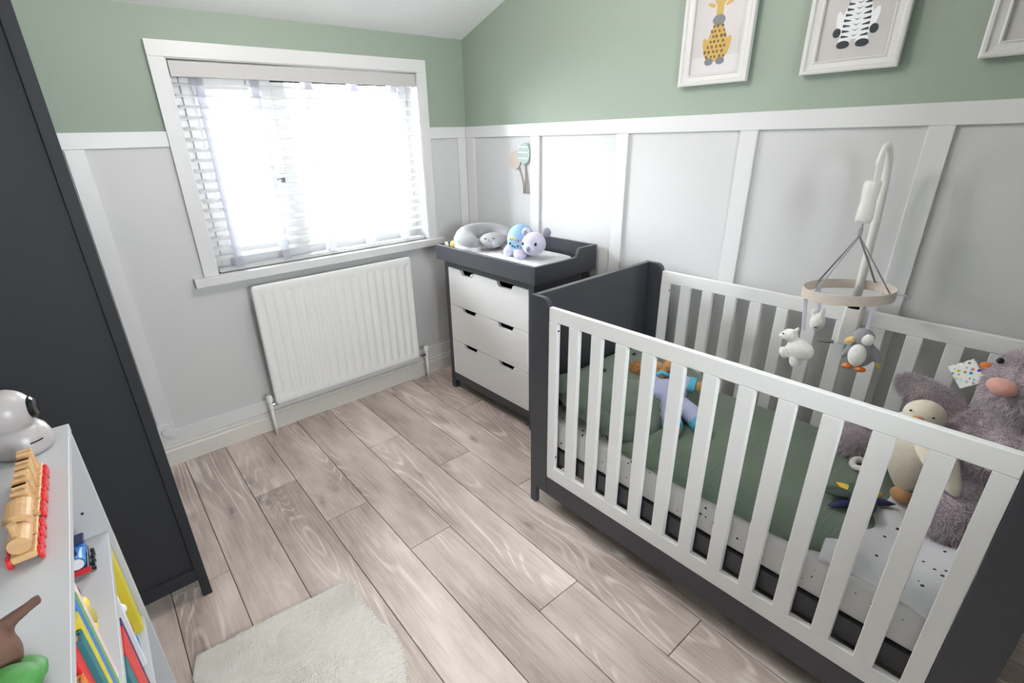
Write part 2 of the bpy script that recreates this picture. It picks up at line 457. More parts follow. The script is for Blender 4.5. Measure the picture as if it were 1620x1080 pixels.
# walls
WX0, WX1, WZ0, WZ1 = -1.5466, -.3255, .909, 1.834
wb = MB()
TOPW = ceil_z(0) + .03
for (a, b_, z0, z1) in ((XL-.1, WX0, 0, R1), (WX1, P+.1, 0, R1), (WX0, WX1, 0, WZ0)): wb.box(a, b_, P, .30, z0-.05*(z0 == 0), z1, 0)
for (a, b_, z0, z1) in ((XL-.1, WX0, R1, TOPW), (WX1, P+.1, R1, TOPW), (WX0, WX1, WZ1, TOPW)): wb.box(a, b_, P, .30, z0, z1, 1)
tag(wb.build('wall_back', [M_white_wall, M_green]), kind='structure')
def side_wall(name, x0, x1):
    m = MB(); m.box(x0, x1, YF, P, -.05, R1, 0)
    m.prism([(P, R1), (P, ceil_z(P)+.02), (CY, ceil_z(CY)+.02), (YF, ceil_z(CY)+.02), (YF, R1)], x0, x1, 'x', 1)
    return tag(m.build(name, [M_white_wall, M_green]), kind='structure')
side_wall('wall_right', P, P+.1); side_wall('wall_left', XL-.1, XL)
VX0, VX1, VZ0, VZ1 = -1.85, -1.20, 1.22, 1.84  # opening for the added fill window
m = MB().box(XL-.1, VX0, YF-.1, YF, -.05, R1, 0).box(VX1, P+.1, YF-.1, YF, -.05, R1, 0).box(VX0, VX1, YF-.1, YF, -.05, VZ0, 0)
m.box(XL-.1, VX0, YF-.1, YF, R1, ceil_z(CY)+.02, 1).box(VX1, P+.1, YF-.1, YF, R1, ceil_z(CY)+.02, 1).box(VX0, VX1, YF-.1, YF, VZ1, ceil_z(CY)+.02, 1)
tag(m.build('wall_front', [M_white_wall, M_green]), kind='structure')
cz = ceil_z
m = MB().prism([(.30, cz(.30)), (CY, cz(CY)), (YF-.1, cz(CY)), (YF-.1, cz(CY)+.1), (CY, cz(CY)+.1), (.30, cz(.30)+.1)], XL-.1, P+.1, 'x')
tag(m.build('ceiling', M_ceil), kind='structure')

# panelling trims
nt_ = [0]
def trim(x0, x1, y0, y1, z0, z1, mat=None, bevel=.0015):
    nt_[0] += 1
    return tag(MB().box(x0, x1, y0, y1, z0, z1).build('trim_%d' % nt_[0], mat or M_trim, bevel=bevel, seg=1), kind='structure')
CX0, CX1, CZT = -1.6092, -.2651, 1.895
trim(XL, CX0, 0, P, R0, R1); trim(CX1, 0, 0, P, R0, R1)
for a, b_ in ((-2.545, -2.48), (-1.974, -1.908), (-.062, 0)): trim(a, b_, 0, P, .181, R0)
trim(XL, 0, 0, P, .109, .181)
trim(0, P, YF, 0, R0, R1)
for a, b_ in ((-.0785, -.0), (-.647, -.58), (-1.2155, -1.149), (-1.7887, -1.7234), (-2.3511, -2.2877), (-2.92, -2.855), (-3.49, -3.425)):
    trim(0, P, a, b_, .181, R0)
trim(0, P, YF, 0, .109, .181)
def skirting(name, run):
    prof = [(0, 0), (-.018, 0), (-.018, .082), (-.016, .086), (-.011, .089), (-.011, .095), (-.014, .099), (-.012, .106), (-.004, .109), (P, .109), (P, 0)]
    m = MB()
    if name.endswith('back'): m.prism(prof, run[0], run[1], 'x')
    else: m.prism(prof, run[0], run[1], 'y')
    o = m.build(name, M_base, smooth=False); return tag(o, kind='structure')
skirting('baseboard_back', (XL, 0)); skirting('baseboard_right', (YF, -.018))
m = MB().box(XL, XL+.016, YF, -.018, 0, .109); tag(m.build('baseboard_left', M_base, bevel=.003), kind='structure')

# window
win = thing('window_1', (-.936, .15, .909), kind='structure')
Y0 = -.007
MB().box(CX0, WX0, Y0, P+.004, WZ0, WZ1).build('casing', M_trim, win, bevel=.0015)
MB().box(WX1, CX1, Y0, P+.004, WZ0, WZ1).build('casing', M_trim, win, bevel=.0015)
MB().box(CX0, CX1, Y0, P+.004, WZ1, CZT).build('casing', M_trim, win, bevel=.0015)
# lining of the reveal
MB().box(WX0, WX0+.004, 0, .2, WZ0, WZ1).box(WX1-.004, WX1, 0, .2, WZ0, WZ1).box(WX0, WX1, 0, .2, WZ1-.004, WZ1).build('reveal_lining', M_trim, win)
MB().box(-1.657, -.222, -.036, P, .866, .909).box(WX0, WX1, P-.001, .21, .866, .909).build('window_sill', M_trim, win, bevel=.003)
FX0, FX1, FZ0, FZ1 = WX0+.004, WX1-.004, .909, WZ1-.004
fy0, fy1 = .13, .195
fr = MB().box(FX0, FX0+.05, fy0, fy1, FZ0, FZ1).box(FX1-.05, FX1, fy0, fy1, FZ0, FZ1).box(FX0+.05, FX1-.05, fy0, fy1, FZ0, FZ0+.05).box(FX0+.05, FX1-.05, fy0, fy1, FZ1-.05, FZ1)
fr.build('window_frame', M_upvc, win, bevel=.003)
MX = -1.06
MB().box(MX-.035, MX+.035, fy0, fy1, FZ0+.05, FZ1-.05).build('mullion', M_upvc, win, bevel=.003)
for (a, b_) in ((FX0+.052, MX-.037), (MX+.037, FX1-.052)):
    if a < -1.2:
        s_ = MB().box(a, a+.05, fy0-.012, fy1-.01, FZ0+.055, FZ1-.055).box(b_-.05, b_, fy0-.012, fy1-.01, FZ0+.055, FZ1-.055).box(a+.05, b_-.05, fy0-.012, fy1-.01, FZ0+.055, FZ0+.105).box(a+.05, b_-.05, fy0-.012, fy1-.01, FZ1-.105, FZ1-.055)
        sash = s_.build('sash', M_upvc, win, bevel=.003)
        MB().box(a+.045, b_-.045, .155, .160, FZ0+.1, FZ1-.1).build('pane', M_glass, sash)
        MB().box(b_-.034, b_-.016, fy0-.03, fy0-.012, 1.30, 1.345).tube([(b_-.025, fy0-.035, 1.335), (b_-.06, fy0-.04, 1.32), (b_-.13, fy0-.04, 1.29)], .008, 8).build('handle', M_chrome, sash, smooth=False)
    else:
        MB().box(a-.004, b_+.004, .155, .160, FZ0+.048, FZ1-.048).build('pane', M_glass, win)
MB().box(MX-.0385, MX-.0365, fy0-.006, fy0+.002, FZ0+.055, FZ1-.055).box(FX0+.05, FX1-.05, fy0-.002, fy0+.004, FZ1-.062, FZ1-.054).build('rubber_seal', M_hole, win)

# made-up window behind the camera, added to give soft fill light
w2 = thing('window_added_fill', ((VX0+VX1)/2, YF-.05, VZ0), kind='structure')
yb0, yb1 = YF-.09, YF-.04
MB().box(VX0, VX0+.05, yb0, yb1, VZ0, VZ1).box(VX1-.05, VX1, yb0, yb1, VZ0, VZ1).box(VX0+.05, VX1-.05, yb0, yb1, VZ0, VZ0+.05).box(VX0+.05, VX1-.05, yb0, yb1, VZ1-.05, VZ1).box((VX0+VX1)/2-.03, (VX0+VX1)/2+.03, yb0, yb1, VZ0+.05, VZ1-.05).build('window_frame', M_upvc, w2, bevel=.003)
for a, b_ in ((VX0+.045, (VX0+VX1)/2-.025), ((VX0+VX1)/2+.025, VX1-.045)): MB().box(a, b_, YF-.068, YF-.063, VZ0+.045, VZ1-.045).build('pane', M_glass, w2)
MB().box(VX0-.05, VX1+.05, YF-.04, YF+.03, VZ0-.03, VZ0).build('window_sill', M_trim, w2, bevel=.003)

# fill lamp added out of view: an opal globe on a short stem
LX, LY, LZ = -1.15, -1.25, 2.21
lampz = ceil_z(LY)
lt = thing('added_fill_lamp', (LX, LY, lampz), 'added unseen fill lamp, an opal glass globe on a short white stem', 'added fill lamp')
MB().tube([(LX, LY, LZ+.13), (LX, LY, lampz)], .012, 12).build('stem', M_trim, lt)
MB().lathe([(.06, -.05), (.06, .01)], (LX, LY, lampz), 24).build('ceiling_rose', M_trim, lt)
MB().ell((LX, LY, LZ), (.15, .15, .15), n=32, m=20).build('opal_globe', pm('fill_lamp_opal_glass', (255, 246, 243), .5, emit=FILL_LAMP_POWER), lt, smooth=True)

# ================================================================== OUTSIDE
og = MB().box(-14, 12, .5, 40, -1.2, -1.1).build('paved_yard', M_ground); tag(og, 'pale paved yard outside the window', 'paving', kind='structure')
hs = thing('neighbour_house', (-.5, 13, -1.1), 'pale rendered house seen through the window blind', 'house')
MB().box(-6, 6, 13, 19, -1.1, 3.6).build('house_wall', M_outwall, hs)
MB().prism([(12.6, 3.5), (16, 5.6), (19.4, 3.5)], -6.3, 6.3, 'x').build('roof', M_roof, hs)
for x in (-4.6, -2.2, .4, 3.2):
    for z in (-.2, 2.0):
        w_ = MB().box(x-.65, x+.65, 12.95, 13.02, z-.1, z+1.15).build('window', M_upvc, hs)
        for k in (-1, 1): MB().box(x+k*.31-.26, x+k*.31+.26, 12.93, 12.96, z, z+1.05).build('pane', M_outglass, w_)
fn = thing('garden_fence', (0, 8, -1.1), 'weathered board fence at the far side of the yard', 'fence')
for i in range(44): MB().box(-6.6+i*.3, -6.34+i*.3, 8, 8.03, -1.1, .35+.02*((i*7) % 3)).build('board', M_fence, fn)
for z in (-.7, 0): MB().box(-6.6, 6.6, 8.03, 8.09, z, z+.08).build('fence_rail', M_fence, fn)

# ================================================================== BLIND
bl = thing('venetian_blind', (-.936, .04, .92), 'white wooden venetian blind with wide ladder tapes in the window', 'blind')
bx0, bx1 = WX0+.007, WX1-.012
vl = MB().box(bx0, bx1, -.004, .008, 1.762, 1.822).box(bx1-.008, bx1, .008, .06, 1.762, 1.822).box(bx0, bx0+.008, .008, .06, 1.762, 1.822)
vl.build('valance', M_valance, bl, bevel=.002)
MB().box(bx0+.01, bx1-.012, .014, .062, 1.775, 1.822).build('head_rail', M_blind, bl, bevel=.002)
sm_ = None
for i in range(18):
    z = 1.738 - .0445*i
    if sm_ is None:
        m = MB(); pts = []
        for k in range(7):
            t = k/6; pts.append((.0165+.043*t, .0025*math.sin(math.pi*t) + .012*(t-.5)))
        prof = [(y, z+h+.0014) for y, h in pts] + [(y, z+h-.0014) for y, h in reversed(pts)]
        m.prism(prof, bx0+.006, bx1-.012, 'x')
        sm_ = m.build('slat', M_blind, bl); z_first = z
    else:
        o = sm_.copy(); COL.objects.link(o); o.parent = bl; o.location = (0, 0, z - z_first)
MB().box(bx0+.006, bx1-.012, .014, .062, .9115, .930).build('bottom_rail', M_blind, bl, bevel=.004)
for x in (-1.437, -1.204, -.949, -.706, -.471):
    t_ = MB().box(x-.019, x+.019, .0115, .0125, .925, 1.78).box(x-.019, x+.019, .0635, .0645, .925, 1.78)
    t_.build('ladder_tape', M_tape, bl)
    MB().box(x-.012, x+.012, .007, .016, .914, .926).build('tape_clip', M_blind, bl, bevel=.002)
MB().tube([(-.405, .006, 1.765), (-.405, .006, 1.70)], .0012, 6).tube([(-.42, .006, 1.765), (-.42, .006, 1.69)], .0012, 6).build('pull_cord', M_tape, bl)
MB().lathe([(.003, .03), (.008, .02), (.009, 0)], (-.405, .004, 1.665), 10).build('cord_tassel', M_valance, bl)

# ================================================================== RADIATOR
ra = thing('radiator', (-.986, -.06, 0), 'white convector radiator with vertical grooves under the window', 'radiator')
rx0, rx1, rz0, rz1, ryf = -1.441, -.531, .183, .843, -.105
NG = 18; gp = (rx1-rx0-.075)/(NG-1)
xs = []
g0 = rx0+.0375
xs = [rx0, rx0+.006] + [rx0+.006+(rx1-rx0-.012)*i/234 for i in range(1, 234)] + [rx1-.006, rx1]
zs_ = [rz0, rz0+.006, rz0+.024, rz0+.034, rz0+.041, rz0+.048, rz0+.055, rz0+.064] + [rz0+.09+.48*i/6 for i in range(7)] + [rz1-.064, rz1-.055, rz1-.048, rz1-.041, rz1-.034, rz1-.024, rz1-.006, rz1]
def sst(a, b_, x):
    t = min(1, max(0, (x-a)/(b_-a))); return t*t*(3-2*t)
def rady(x, z):
    k = round((x-g0)/gp); k = min(NG-1, max(0, k)); d = abs(x-(g0+k*gp))
    prof = 1 - sst(.004, .020, d)
    ends = sst(rz0+.03, rz0+.056, z) * (1 - sst(rz1-.056, rz1-.03, z))
    y = ryf + .0055*prof*ends
    e = min(x-rx0, rx1-x, z-rz0, rz1-z)
    return y + .004*(1-sst(0, .006, e))
m = MB(); nx, nz = len(xs), len(zs_)
def rc(x, z):  # rounded corners
    r = .018; cx = min(max(x, rx0+r), rx1-r); czz = min(max(z, rz0+r), rz1-r); dx, dz = x-cx, z-czz
    if dx and dz:
        l = math.hypot(dx, dz); M_ = max(abs(dx), abs(dz))
        if l > 0: return cx+dx*M_/l, czz+dz*M_/l
    return x, z
V_ = []
for z in zs_:
    for x in xs: q = rc(x, z); V_.append((q[0], rady(x, z), q[1]))
F_ = [(j*nx+i, j*nx+i+1, (j+1)*nx+i+1, (j+1)*nx+i) for j in range(nz-1) for i in range(nx-1)]
rim = [i for i in range(nx)] + [j*nx+nx-1 for j in range(1, nz)] + [(nz-1)*nx+i for i in range(nx-2, -1, -1)] + [j*nx for j in range(nz-2, 0, -1)]
o_ = len(V_); V_ += [(V_[i][0], ryf+.022, V_[i][2]) for i in rim]; n_ = len(rim)
F_ += [(rim[k], rim[(k+1) % n_], o_+(k+1) % n_, o_+k) for k in range(n_)] + [tuple(o_+k for k in range(n_))]
m.add(V_, F_).build('front_panel', M_rad, ra, smooth=True, bevel=0)
MB().box(rx0+.02, rx1-.02, ryf+.022, -.055, rz0+.03, rz1-.01).build('convector_fins', M_rad, ra)
for x in (rx0+.18, rx1-.18): MB().box(x-.02, x+.02, -.055, P-.001, rz0+.08, rz1-.08).build('wall_bracket', M_rad, ra)
for x, s in ((-1.467, 1), (-.468, -1)):
    v_ = MB().lathe([(.010, 0), (.012, .004), (.012, .03), (.009, .034), (.009, .042), (.0165, .046), (.0165, .075), (.014, .080), (.004, .081)], (x, -.082, .16), 18).build('valve', M_rad, ra, smooth=False, bevel=.001)
    MB().tube([(x, -.082, .182), (x+s*.045, -.082, .182)], .009, 12).build('tail_pipe', M_chrome, v_, smooth=False)
    MB().tube([(x, -.082, 0), (x, -.082, .165)], .0085, 12).build('pipe', M_rad, ra, smooth=True)

# wall plate
wp = thing('wall_outlet', (-1.945, -.004, .15), 'square white outlet plate with round cover low on the wall beside the wardrobe', 'outlet')
MB().box(-1.987, -1.911, -.008, .012, .150, .228).build('plate', M_trim, wp, bevel=.002)
MB().lathe([(.021, 0), (.023, .003), (.021, .006), (.016, .007)], (-1.945, -.008, .186), 24, Matrix.Rotation(math.radians(90), 4, 'X').to_3x3()).build('round_cover', M_trim, wp, smooth=False)

# ================================================================== WARDROBE
wd = thing('wardrobe', (-2.27, -.54, 0), 'tall charcoal wardrobe with recessed side panel at the left edge', 'wardrobe')
ax0, ax1, ay0, ay1, ah = -2.535, -1.999, -.998, -.08, 1.88
for (x, y) in ((ax0, ay0), (ax1-.030, ay0), (ax0, ay1-.03), (ax1-.030, ay1-.03)):
    MB().box(x, x+.030, y, y+.030, 0, ah).build('corner_post', M_char2, wd, bevel=.002)
for y in (ay0, ay1-.018):
    MB().box(ax0+.03, ax1-.03, y+.003, y+.018, .078, .128).build('bottom_rail', M_char2, wd, bevel=.0015)
    MB().box(ax0+.03, ax1-.03, y+.003, y+.018, 1.755, ah).build('top_rail', M_char2, wd, bevel=.0015)
    MB().box(ax0+.03, ax1-.03, y+.012, y+.018, .12, 1.76).build('side_panel', M_char2, wd)
MB().box(ax0, ax1, ay0-.004, ay1+.004, ah, ah+.022).build('top', M_char2, wd, bevel=.002)
MB().box(ax0, ax0+.008, ay0+.03, ay1-.03, .08, ah).build('back_panel', M_char2, wd)
MB().box(ax0+.01, ax1-.02, ay0+.02, ay1-.02, .08, .1).build('bottom_board', M_char2, wd)
for k, (a, b_) in enumerate(((ay0+.032, (ay0+ay1)/2-.002), ((ay0+ay1)/2+.002, ay1-.032))):
    d_ = MB().box(ax1-.022, ax1-.002, a, b_, .1, ah-.004).build('door', M_char2, wd, bevel=.002)
    MB().box(ax1-.0021, ax1-.0012, (b_-.006 if k == 0 else a+.002), (b_-.002 if k == 0 else a+.006), .9, 1.05).build('finger_pull', M_hole, d_)

# ================================================================== BOOKSHELF
SU = Vector((-.0262, -.99966, 0)); SV = Vector((-.99966, .0262, 0)); SO = Vector((-2.143, -1.500, 0))
SM = Matrix(((SV.x, SU.x, 0, SO.x), (SV.y, SU.y, 0, SO.y), (0, 0, 1, 0), (0, 0, 0, 1)))  # local: x = depth from front, y = along towards camera
def sp(d, l, z): return SM @ Vector((d, l, z))
bk = thing('bookshelf', sp(.14, .5, 0), 'white open bookshelf in the near left corner, beside the wardrobe', 'bookshelf')
SD, SL = .28, 1.02
MB().box(0, SD, 0, .016, 0, .984, M=SM).build('side_panel', M_shelf, bk, bevel=.001)
MB().box(0, SD, SL-.016, SL, 0, .984, M=SM).build('side_panel', M_shelf, bk, bevel=.001)
MB().box(SD-.006, SD, .016, SL-.016, .04, .984, M=SM).build('back_panel', M_shelf, bk)
MB().box(-.001, SD, -.001, SL+.001, .984, 1.0, M=SM).build('top_board', M_shelf, bk, bevel=.001)
for z in (.746, .493, .245, .06): MB().box(.006, SD-.006, .016, SL-.016, z-.016, z, M=SM).build('shelf', M_shelf, bk, bevel=.001)
MB().box(.012, SD-.006, .016, SL-.016, 0, .044, M=SM).build('plinth', M_shelf, bk)
MB().lathe([(.0026, 0), (.0026, .0012)], sp(.032, .0165, .807), 10, Matrix.Rotation(math.radians(90), 4, 'X').to_3x3()).build('peg_hole', M_hole, bk)

# ================================================================== DRESSER
dr = thing('chest_of_drawers', (-.21, -.66, 0), 'charcoal framed chest with three white drawers in the corner', 'chest of drawers')
dx0, dx1, dy0, dy1, dh = -.41, -.02, -1.032, -.277, .842
LW = .036
for (x, y) in ((dx0, dy1-LW), (dx0, dy0), (dx1-LW, dy1-LW), (dx1-LW, dy0)):
    MB().box(x, x+LW, y, y+LW, 0, dh).build('corner_post', M_char, dr, bevel=.002)
MB().box(dx0+.001, dx0+.022, dy0+LW, dy1-LW, .062, .116).build('bottom_rail', M_char, dr, bevel=.0015)
MB().box(dx0+.001, dx0+.022, dy0+LW, dy1-LW, .800, dh).build('top_rail', M_char, dr, bevel=.0015)
for y in (dy0+.004, dy1-.02): MB().box(dx0+LW, dx1-LW, y, y+.016, .062, dh).build('side_panel', M_char, dr)
MB().box(dx1-.012, dx1-.004, dy0+LW, dy1-LW, .062, dh).build('back_panel', M_char, dr)
MB().box(dx0+.02, dx1-.01, dy0+.02, dy1-.02, dh-.014, dh).build('top', M_char, dr)
ZD = ((.572, .797), (.344, .569), (.117, .341))
ya_, yb_ = dy0+LW+.002, dy1-LW-.002
for z0, z1 in ZD:
    poly = [(yb_, z0), (yb_, z1)]
    for c_ in (-.495, -.815):
        h = .062; d = .028
        poly += [(c_+h+.006, z1), (c_+h, z1-.004), (c_+h-.008, z1-d+.008), (c_+h-.014, z1-d+.002), (c_+h-.022, z1-d), (c_-h+.022, z1-d), (c_-h+.014, z1-d+.002), (c_-h+.008, z1-d+.008), (c_-h, z1-.004), (c_-h-.006, z1)]
    poly += [(ya_, z1), (ya_, z0)]
    d_ = MB().prism(poly, dx0-.001, dx0+.018, 'x').build('drawer', M_furn, dr, bevel=.0012, seg=2)
    MB().box(dx0+.02, dx1-.03, ya_+.01, yb_-.01, z0+.01, z0+.02).box(dx0+.02, dx1-.03, ya_+.01, ya_+.02, z0+.02, z1-.06).box(dx0+.02, dx1-.03, yb_-.02, yb_-.01, z0+.02, z1-.06).box(dx1-.04, dx1-.03, ya_+.02, yb_-.02, z0+.02, z1-.06).build('drawer_box', M_hole, d_)
# a bit of white cloth showing in the first notch
MB().ell((dx0+.035, -.515, .772), (.02, .028, .012), n=14, m=8).build('folded_cloth', M_wplush)
tag(bpy.data.objects['folded_cloth'], 'scrap of white cloth showing in the top drawer notch', 'cloth')

# changing tray
tr = thing('changing_tray', (-.23, -.67, dh), 'charcoal changing tray with raised back on the chest of drawers', 'tray')
tx0, tx1, ty0, ty1, tl, th_ = -.452, -.008, -1.078, -.258, .929, .972
tb = dh+.001
MB().box(tx0, tx0+.018, ty0+.018, ty1-.018, tb, tl).build('front_rail', M_char, tr, bevel=.0015)
for y in (ty0, ty1-.018):
    poly = [(tx0, tb), (tx0, tl), (-.172, tl), (-.160, tl+.004), (-.142, th_-.004), (-.132, th_), (tx1, th_), (tx1, tb)]
    MB().prism(poly, y, y+.018, 'y').build('side_rail', M_char, tr, bevel=.0012)
MB().box(tx1-.018, tx1, ty0+.018, ty1-.018, tb, th_).build('back_rail', M_char, tr, bevel=.0015)
MB().box(tx0+.018, tx1-.018, ty0+.018, ty1-.018, tb, tb+.016).build('tray_floor', M_char, tr)
for y in (ty0+.001, ty1-.017):
    pass

# ================================================================== CRIB
cr = thing('crib', (-.42, -2.117, 0), 'charcoal and white wooden cot with slatted sides along the right wall', 'crib')
kx0, kx1 = -.794, -.046
kyA, kyB = -1.405, -2.829         # outer faces of the two ends
H = .9495; RW = .093; T = .022
def end_return(y0, y1, x0, x1, inner):   # one post board with its rounded inner top corner and foot
    s = 1 if inner > y0 else -1
    r = .034
    arc = [(inner - s*r + s*r*math.cos(a), H - r + r*math.sin(a)) for a in [math.pi/2*k/6 for k in range(6, -1, -1)]]
    poly = [(y0, 0), (y0, H)] + arc + [(inner, .085), (y0 + s*.034, .085), (y0 + s*.034, 0)]
    return MB().prism(poly, x0, x1, 'x')
for yo, s in ((kyA, -1), (kyB, 1)):
    e_ = MB().box(kx0+T, kx1-T, yo, yo+s*.024, .085, H).build('end_panel', M_char, cr, bevel=.003)
    for (xa, xb) in ((kx0, kx0+T), (kx1-T, kx1)):
        end_return(yo, None, xa, xb, yo+s*RW).build('end_post', M_char, cr, bevel=.002)
yp0, yp1 = kyA-RW, kyB+RW
PT, PB = .920, .172
def bolt(x, y, z):
    return MB().lathe([(.004, 0), (.004, .0015)], (x, y, z), 10, Matrix.Rotation(math.radians(90), 4, 'X').to_3x3()).build('bolt_hole', M_hole, cr)
for xa in (kx0+.002, kx1-.022):
    xb = xa+.020
    MB().box(xa, xb, yp1+.001, yp0-.001, .868, PT).build('top_rail', M_furn, cr, bevel=.003)
    MB().box(xa, xb, yp1+.001, yp0-.001, PB, .232).build('bottom_rail', M_furn, cr, bevel=.002)
    for y0, y1 in ((yp0-.001, yp0-.040), (yp1+.040, yp1+.001)):
        MB().box(xa, xb, y0, y1, .232, .868).build('stile', M_furn, cr, bevel=.0015)
    s0 = None
    for k in range(11):
        y = -1.5955 - .1003*k
        if s0 is None:
            s0 = MB().box(xa, xb, y, y-.0438, .232, .868).build('slat', M_furn, cr, bevel=.002); yy0 = y
        else:
            o = s0.copy(); COL.objects.link(o); o.parent = cr; o.location = (0, y-yy0, 0)
    MB().box(xa, xb, yp1+.001, yp0-.001, .082, PB-.001).build('lower_rail', M_char, cr, bevel=.0015)
for z in (.835, .285):
    bolt(kx0+.012, yp0-.0395, z); bolt(kx1-.012, yp0-.0395, z)
MB().box(kx0+.03, kx0+.05, kyB+.03, kyA-.03, .238, .305).box(kx1-.05, kx1-.03, kyB+.03, kyA-.03, .238, .305).build('mattress_rail', M_char, cr)
for i in range(9):
    y = kyA-.12-i*.148
    MB().box(kx0+.05, kx1-.05, y-.03, y+.03, .292, .306).build('base_slat', M_char, cr)
MB().box(kx0+.05, kx0+.066, kyB+.026, kyA-.026, .232, .292).build('base_frame', M_char, cr)

mt = MB().box(kx0+.034, kx1-.034, kyB+.030, kyA-.030, .307, .442).build('mattress', M_sheet, bevel=.022, seg=4)
tag(mt, 'cot mattress in a white sheet with tiny dark dots', 'mattress')

# sage bear shaped play mat: head cushion and body
def pad_outline(u, cx, cy, rx, ry, p=2.6):
    a = 2*math.pi*u; c, s = math.cos(a), math.sin(a)
    return (cx + rx*math.copysign(abs(c)**(2/p), c), cy + ry*math.copysign(abs(s)**(2/p), s))
def pad(cx, cy, rx, ry, z0, h, p=2.6, n=72, rings=14, tilt=None, wob=0):
    m = MB(); v = []; f = []
    rg = random.Random(3)
    ph = [rg.uniform(0, 6.28) for _ in range(8)]
    def zt(x, y, t):
        z = z0 + h*(1-t**4)**.5 if t < 1 else z0
        if tilt: z += tilt(x, y)
        z += wob*(math.sin(x*23+ph[0]+y*7)*.5+math.sin(y*41+x*9+ph[1])*.6+math.sin(y*17-x*13+ph[2])*.5)*(1-t**6)
        return z
    v.append((cx, cy, zt(cx, cy, 0)))
    for r in range(1, rings+1):
        t = math.sin(math.pi/2*r/rings)
        for k in range(n):
            x, y = pad_outline(k/n, cx, cy, rx*t, ry*t, p); v.append((x, y, zt(x, y, t)))
    for k in range(n): f.append((0, 1+k, 1+(k+1) % n))
    for r in range(rings-1):
        a, b_ = 1+r*n, 1+(r+1)*n
        for k in range(n): f.append((a+k, b_+k, b_+(k+1) % n, a+(k+1) % n))
    lo = 1+(rings-1)*n; e = len(v)
    v += [(v[lo+k][0], v[lo+k][1], z0-.004+(tilt(v[lo+k][0], v[lo+k][1]) if tilt else 0)) for k in range(n)]
    for k in range(n): f.append((lo+k, e+k, e+(k+1) % n, lo+(k+1) % n))
    f.append(tuple(e+k for k in range(n-1, -1, -1)))
    return m.add(v, f)
gm = thing('bear_play_mat', (-.42, -1.95, .446), 'sage green padded bear-shaped play mat covering the cot mattress', 'play mat')
pad(-.425, -2.11, .338, .43, .446, .030, 5, wob=.0035, n=96, rings=22).build('mat_body', M_sage, gm, smooth=True)
tl_ = lambda x, y: max(0, (y+1.86))*.20
hd = pad(-.418, -1.65, .340, .215, .462, .062, 3.6, tilt=tl_, wob=.002, n=96).build('head_cushion', M_sage_pad, gm, smooth=True)
def head_z(x, y): return .466+.062+tl_(x, y)
MB().ell((-.55, -1.70, head_z(-.55, -1.70)-.030), (.15, .105, .048), (math.radians(11), 0, 0), 32, 14).build('muzzle', M_sage_pad, gm, smooth=True)
for x, y in ((-.69, -1.50), (-.13, -1.50)):
    MB().ell((x, y, .575), (.075, .05, .028), (math.radians(14), 0, 0), 24, 10).build('ear', M_sage_pad, gm, smooth=True)
for x, y in ((-.285, -1.535), (-.505, -1.545)):
    MB().ell((x, y, head_z(x, y)-.001), (.013, .008, .003), (0, 0, .2), 14, 6).build('stitched_eye', M_black, gm, smooth=True)
MB().tube([(-.50, -1.665, head_z(-.50, -1.665)+.010), (-.53, -1.675, head_z(-.53, -1.675)+.0145), (-.56, -1.675, head_z(-.56, -1.675)+.0155)], .0018, 6).build('stitched_mouth', M_black, gm)

# rumpled dotted muslin at the near end
mu_ = MB()
def muz(u, v):
    x = -.764+.42*u + .012*math.sin(v*5); y = -2.455-.335*v + .05*(u-.2)*(1-v)
    w = .005*math.sin(u*8+v*6) + .006*math.sin(v*11-u*4+1) + .004*math.sin(u*19+v*3)
    edge = .02*(1-sst(0, .10, u))
    return (x, y, .456+max(-.006, w)+.03*sst(.45, 1, v)*sst(.15, .7, u) - edge)
mu_.grid(muz, 48, 40)
o = mu_.build('muslin_cloth', M_muslin, smooth=True)
sd = o.modifiers.new('thick', 'SOLIDIFY'); sd.thickness = .004; sd.offset = 1
tag(o, 'rumpled white muslin cloth with dark dots at the near end of the cot', 'cloth')

# ---------------------------------------------------------------- big mauve bunny
bn = thing('plush_bunny', (-.24, -2.68, .446), 'large shaggy mauve-grey plush rabbit sitting at the near end of the cot', 'plush toy')
BH = Vector((-.265, -2.722, .862)); face = Vector((-.80, .55, .02)).normalized()
parts = [((-.225, -2.685, .60), (.145, .120, .165), (0, 0, 0)), (tuple(BH), (.112, .108, .105), (0, 0, 0)),
         ((-.215, -2.54, .53), (.062, .13, .065), (.12, 0, 0)), ((-.205, -2.375, .515), (.062, .052, .066), (0, 0, 0)),
         ((-.34, -2.675, .53), (.13, .062, .062), (0, .1, 0)), ((-.455, -2.665, .525), (.058, .066, .068), (0, 0, 0)),
         ((-.17, -2.53, .715), (.05, .115, .045), (.45, 0, 0)), ((-.33, -2.72, .72), (.09, .045, .05), (0, -.5, 0)),
         ((-.135, -2.745, .80), (.035, .045, .13), (0, -.25, 0)), ((-.372, -2.772, .80), (.034, .030, .105), (0, .22, 0))]
bm_ = MB()
for c, r, t in parts: bm_.ell(c, r, t, 24, 14)
remesh(bm_.build('body', M_mauve, bn, smooth=True), .010, 5)
PP, NN = [], []
for i, (c, r, t) in enumerate(parts):
    area = (r[0]*r[1]+r[1]*r[2]+r[0]*r[2])
    p_, n_2 = ell_pts(c, r, int(420000*area), t, 20+i); PP.append(p_); NN.append(n_2)
PP = np.concatenate(PP); NN = np.concatenate(NN)
hairs('fur', M_mauve_h, bn, PP-NN*.002, NN, .017, .0016, .7, .55, 5, .15)
nz_ = BH + face*.118 + Vector((0, 0, .018))
MB().ell(nz_, (.026, .034, .021), (0, 0, math.atan2(face.y, face.x)), 24, 14).build('nose', M_pinkn, bn, smooth=True)
sidev = Vector((-face.y, face.x, 0))
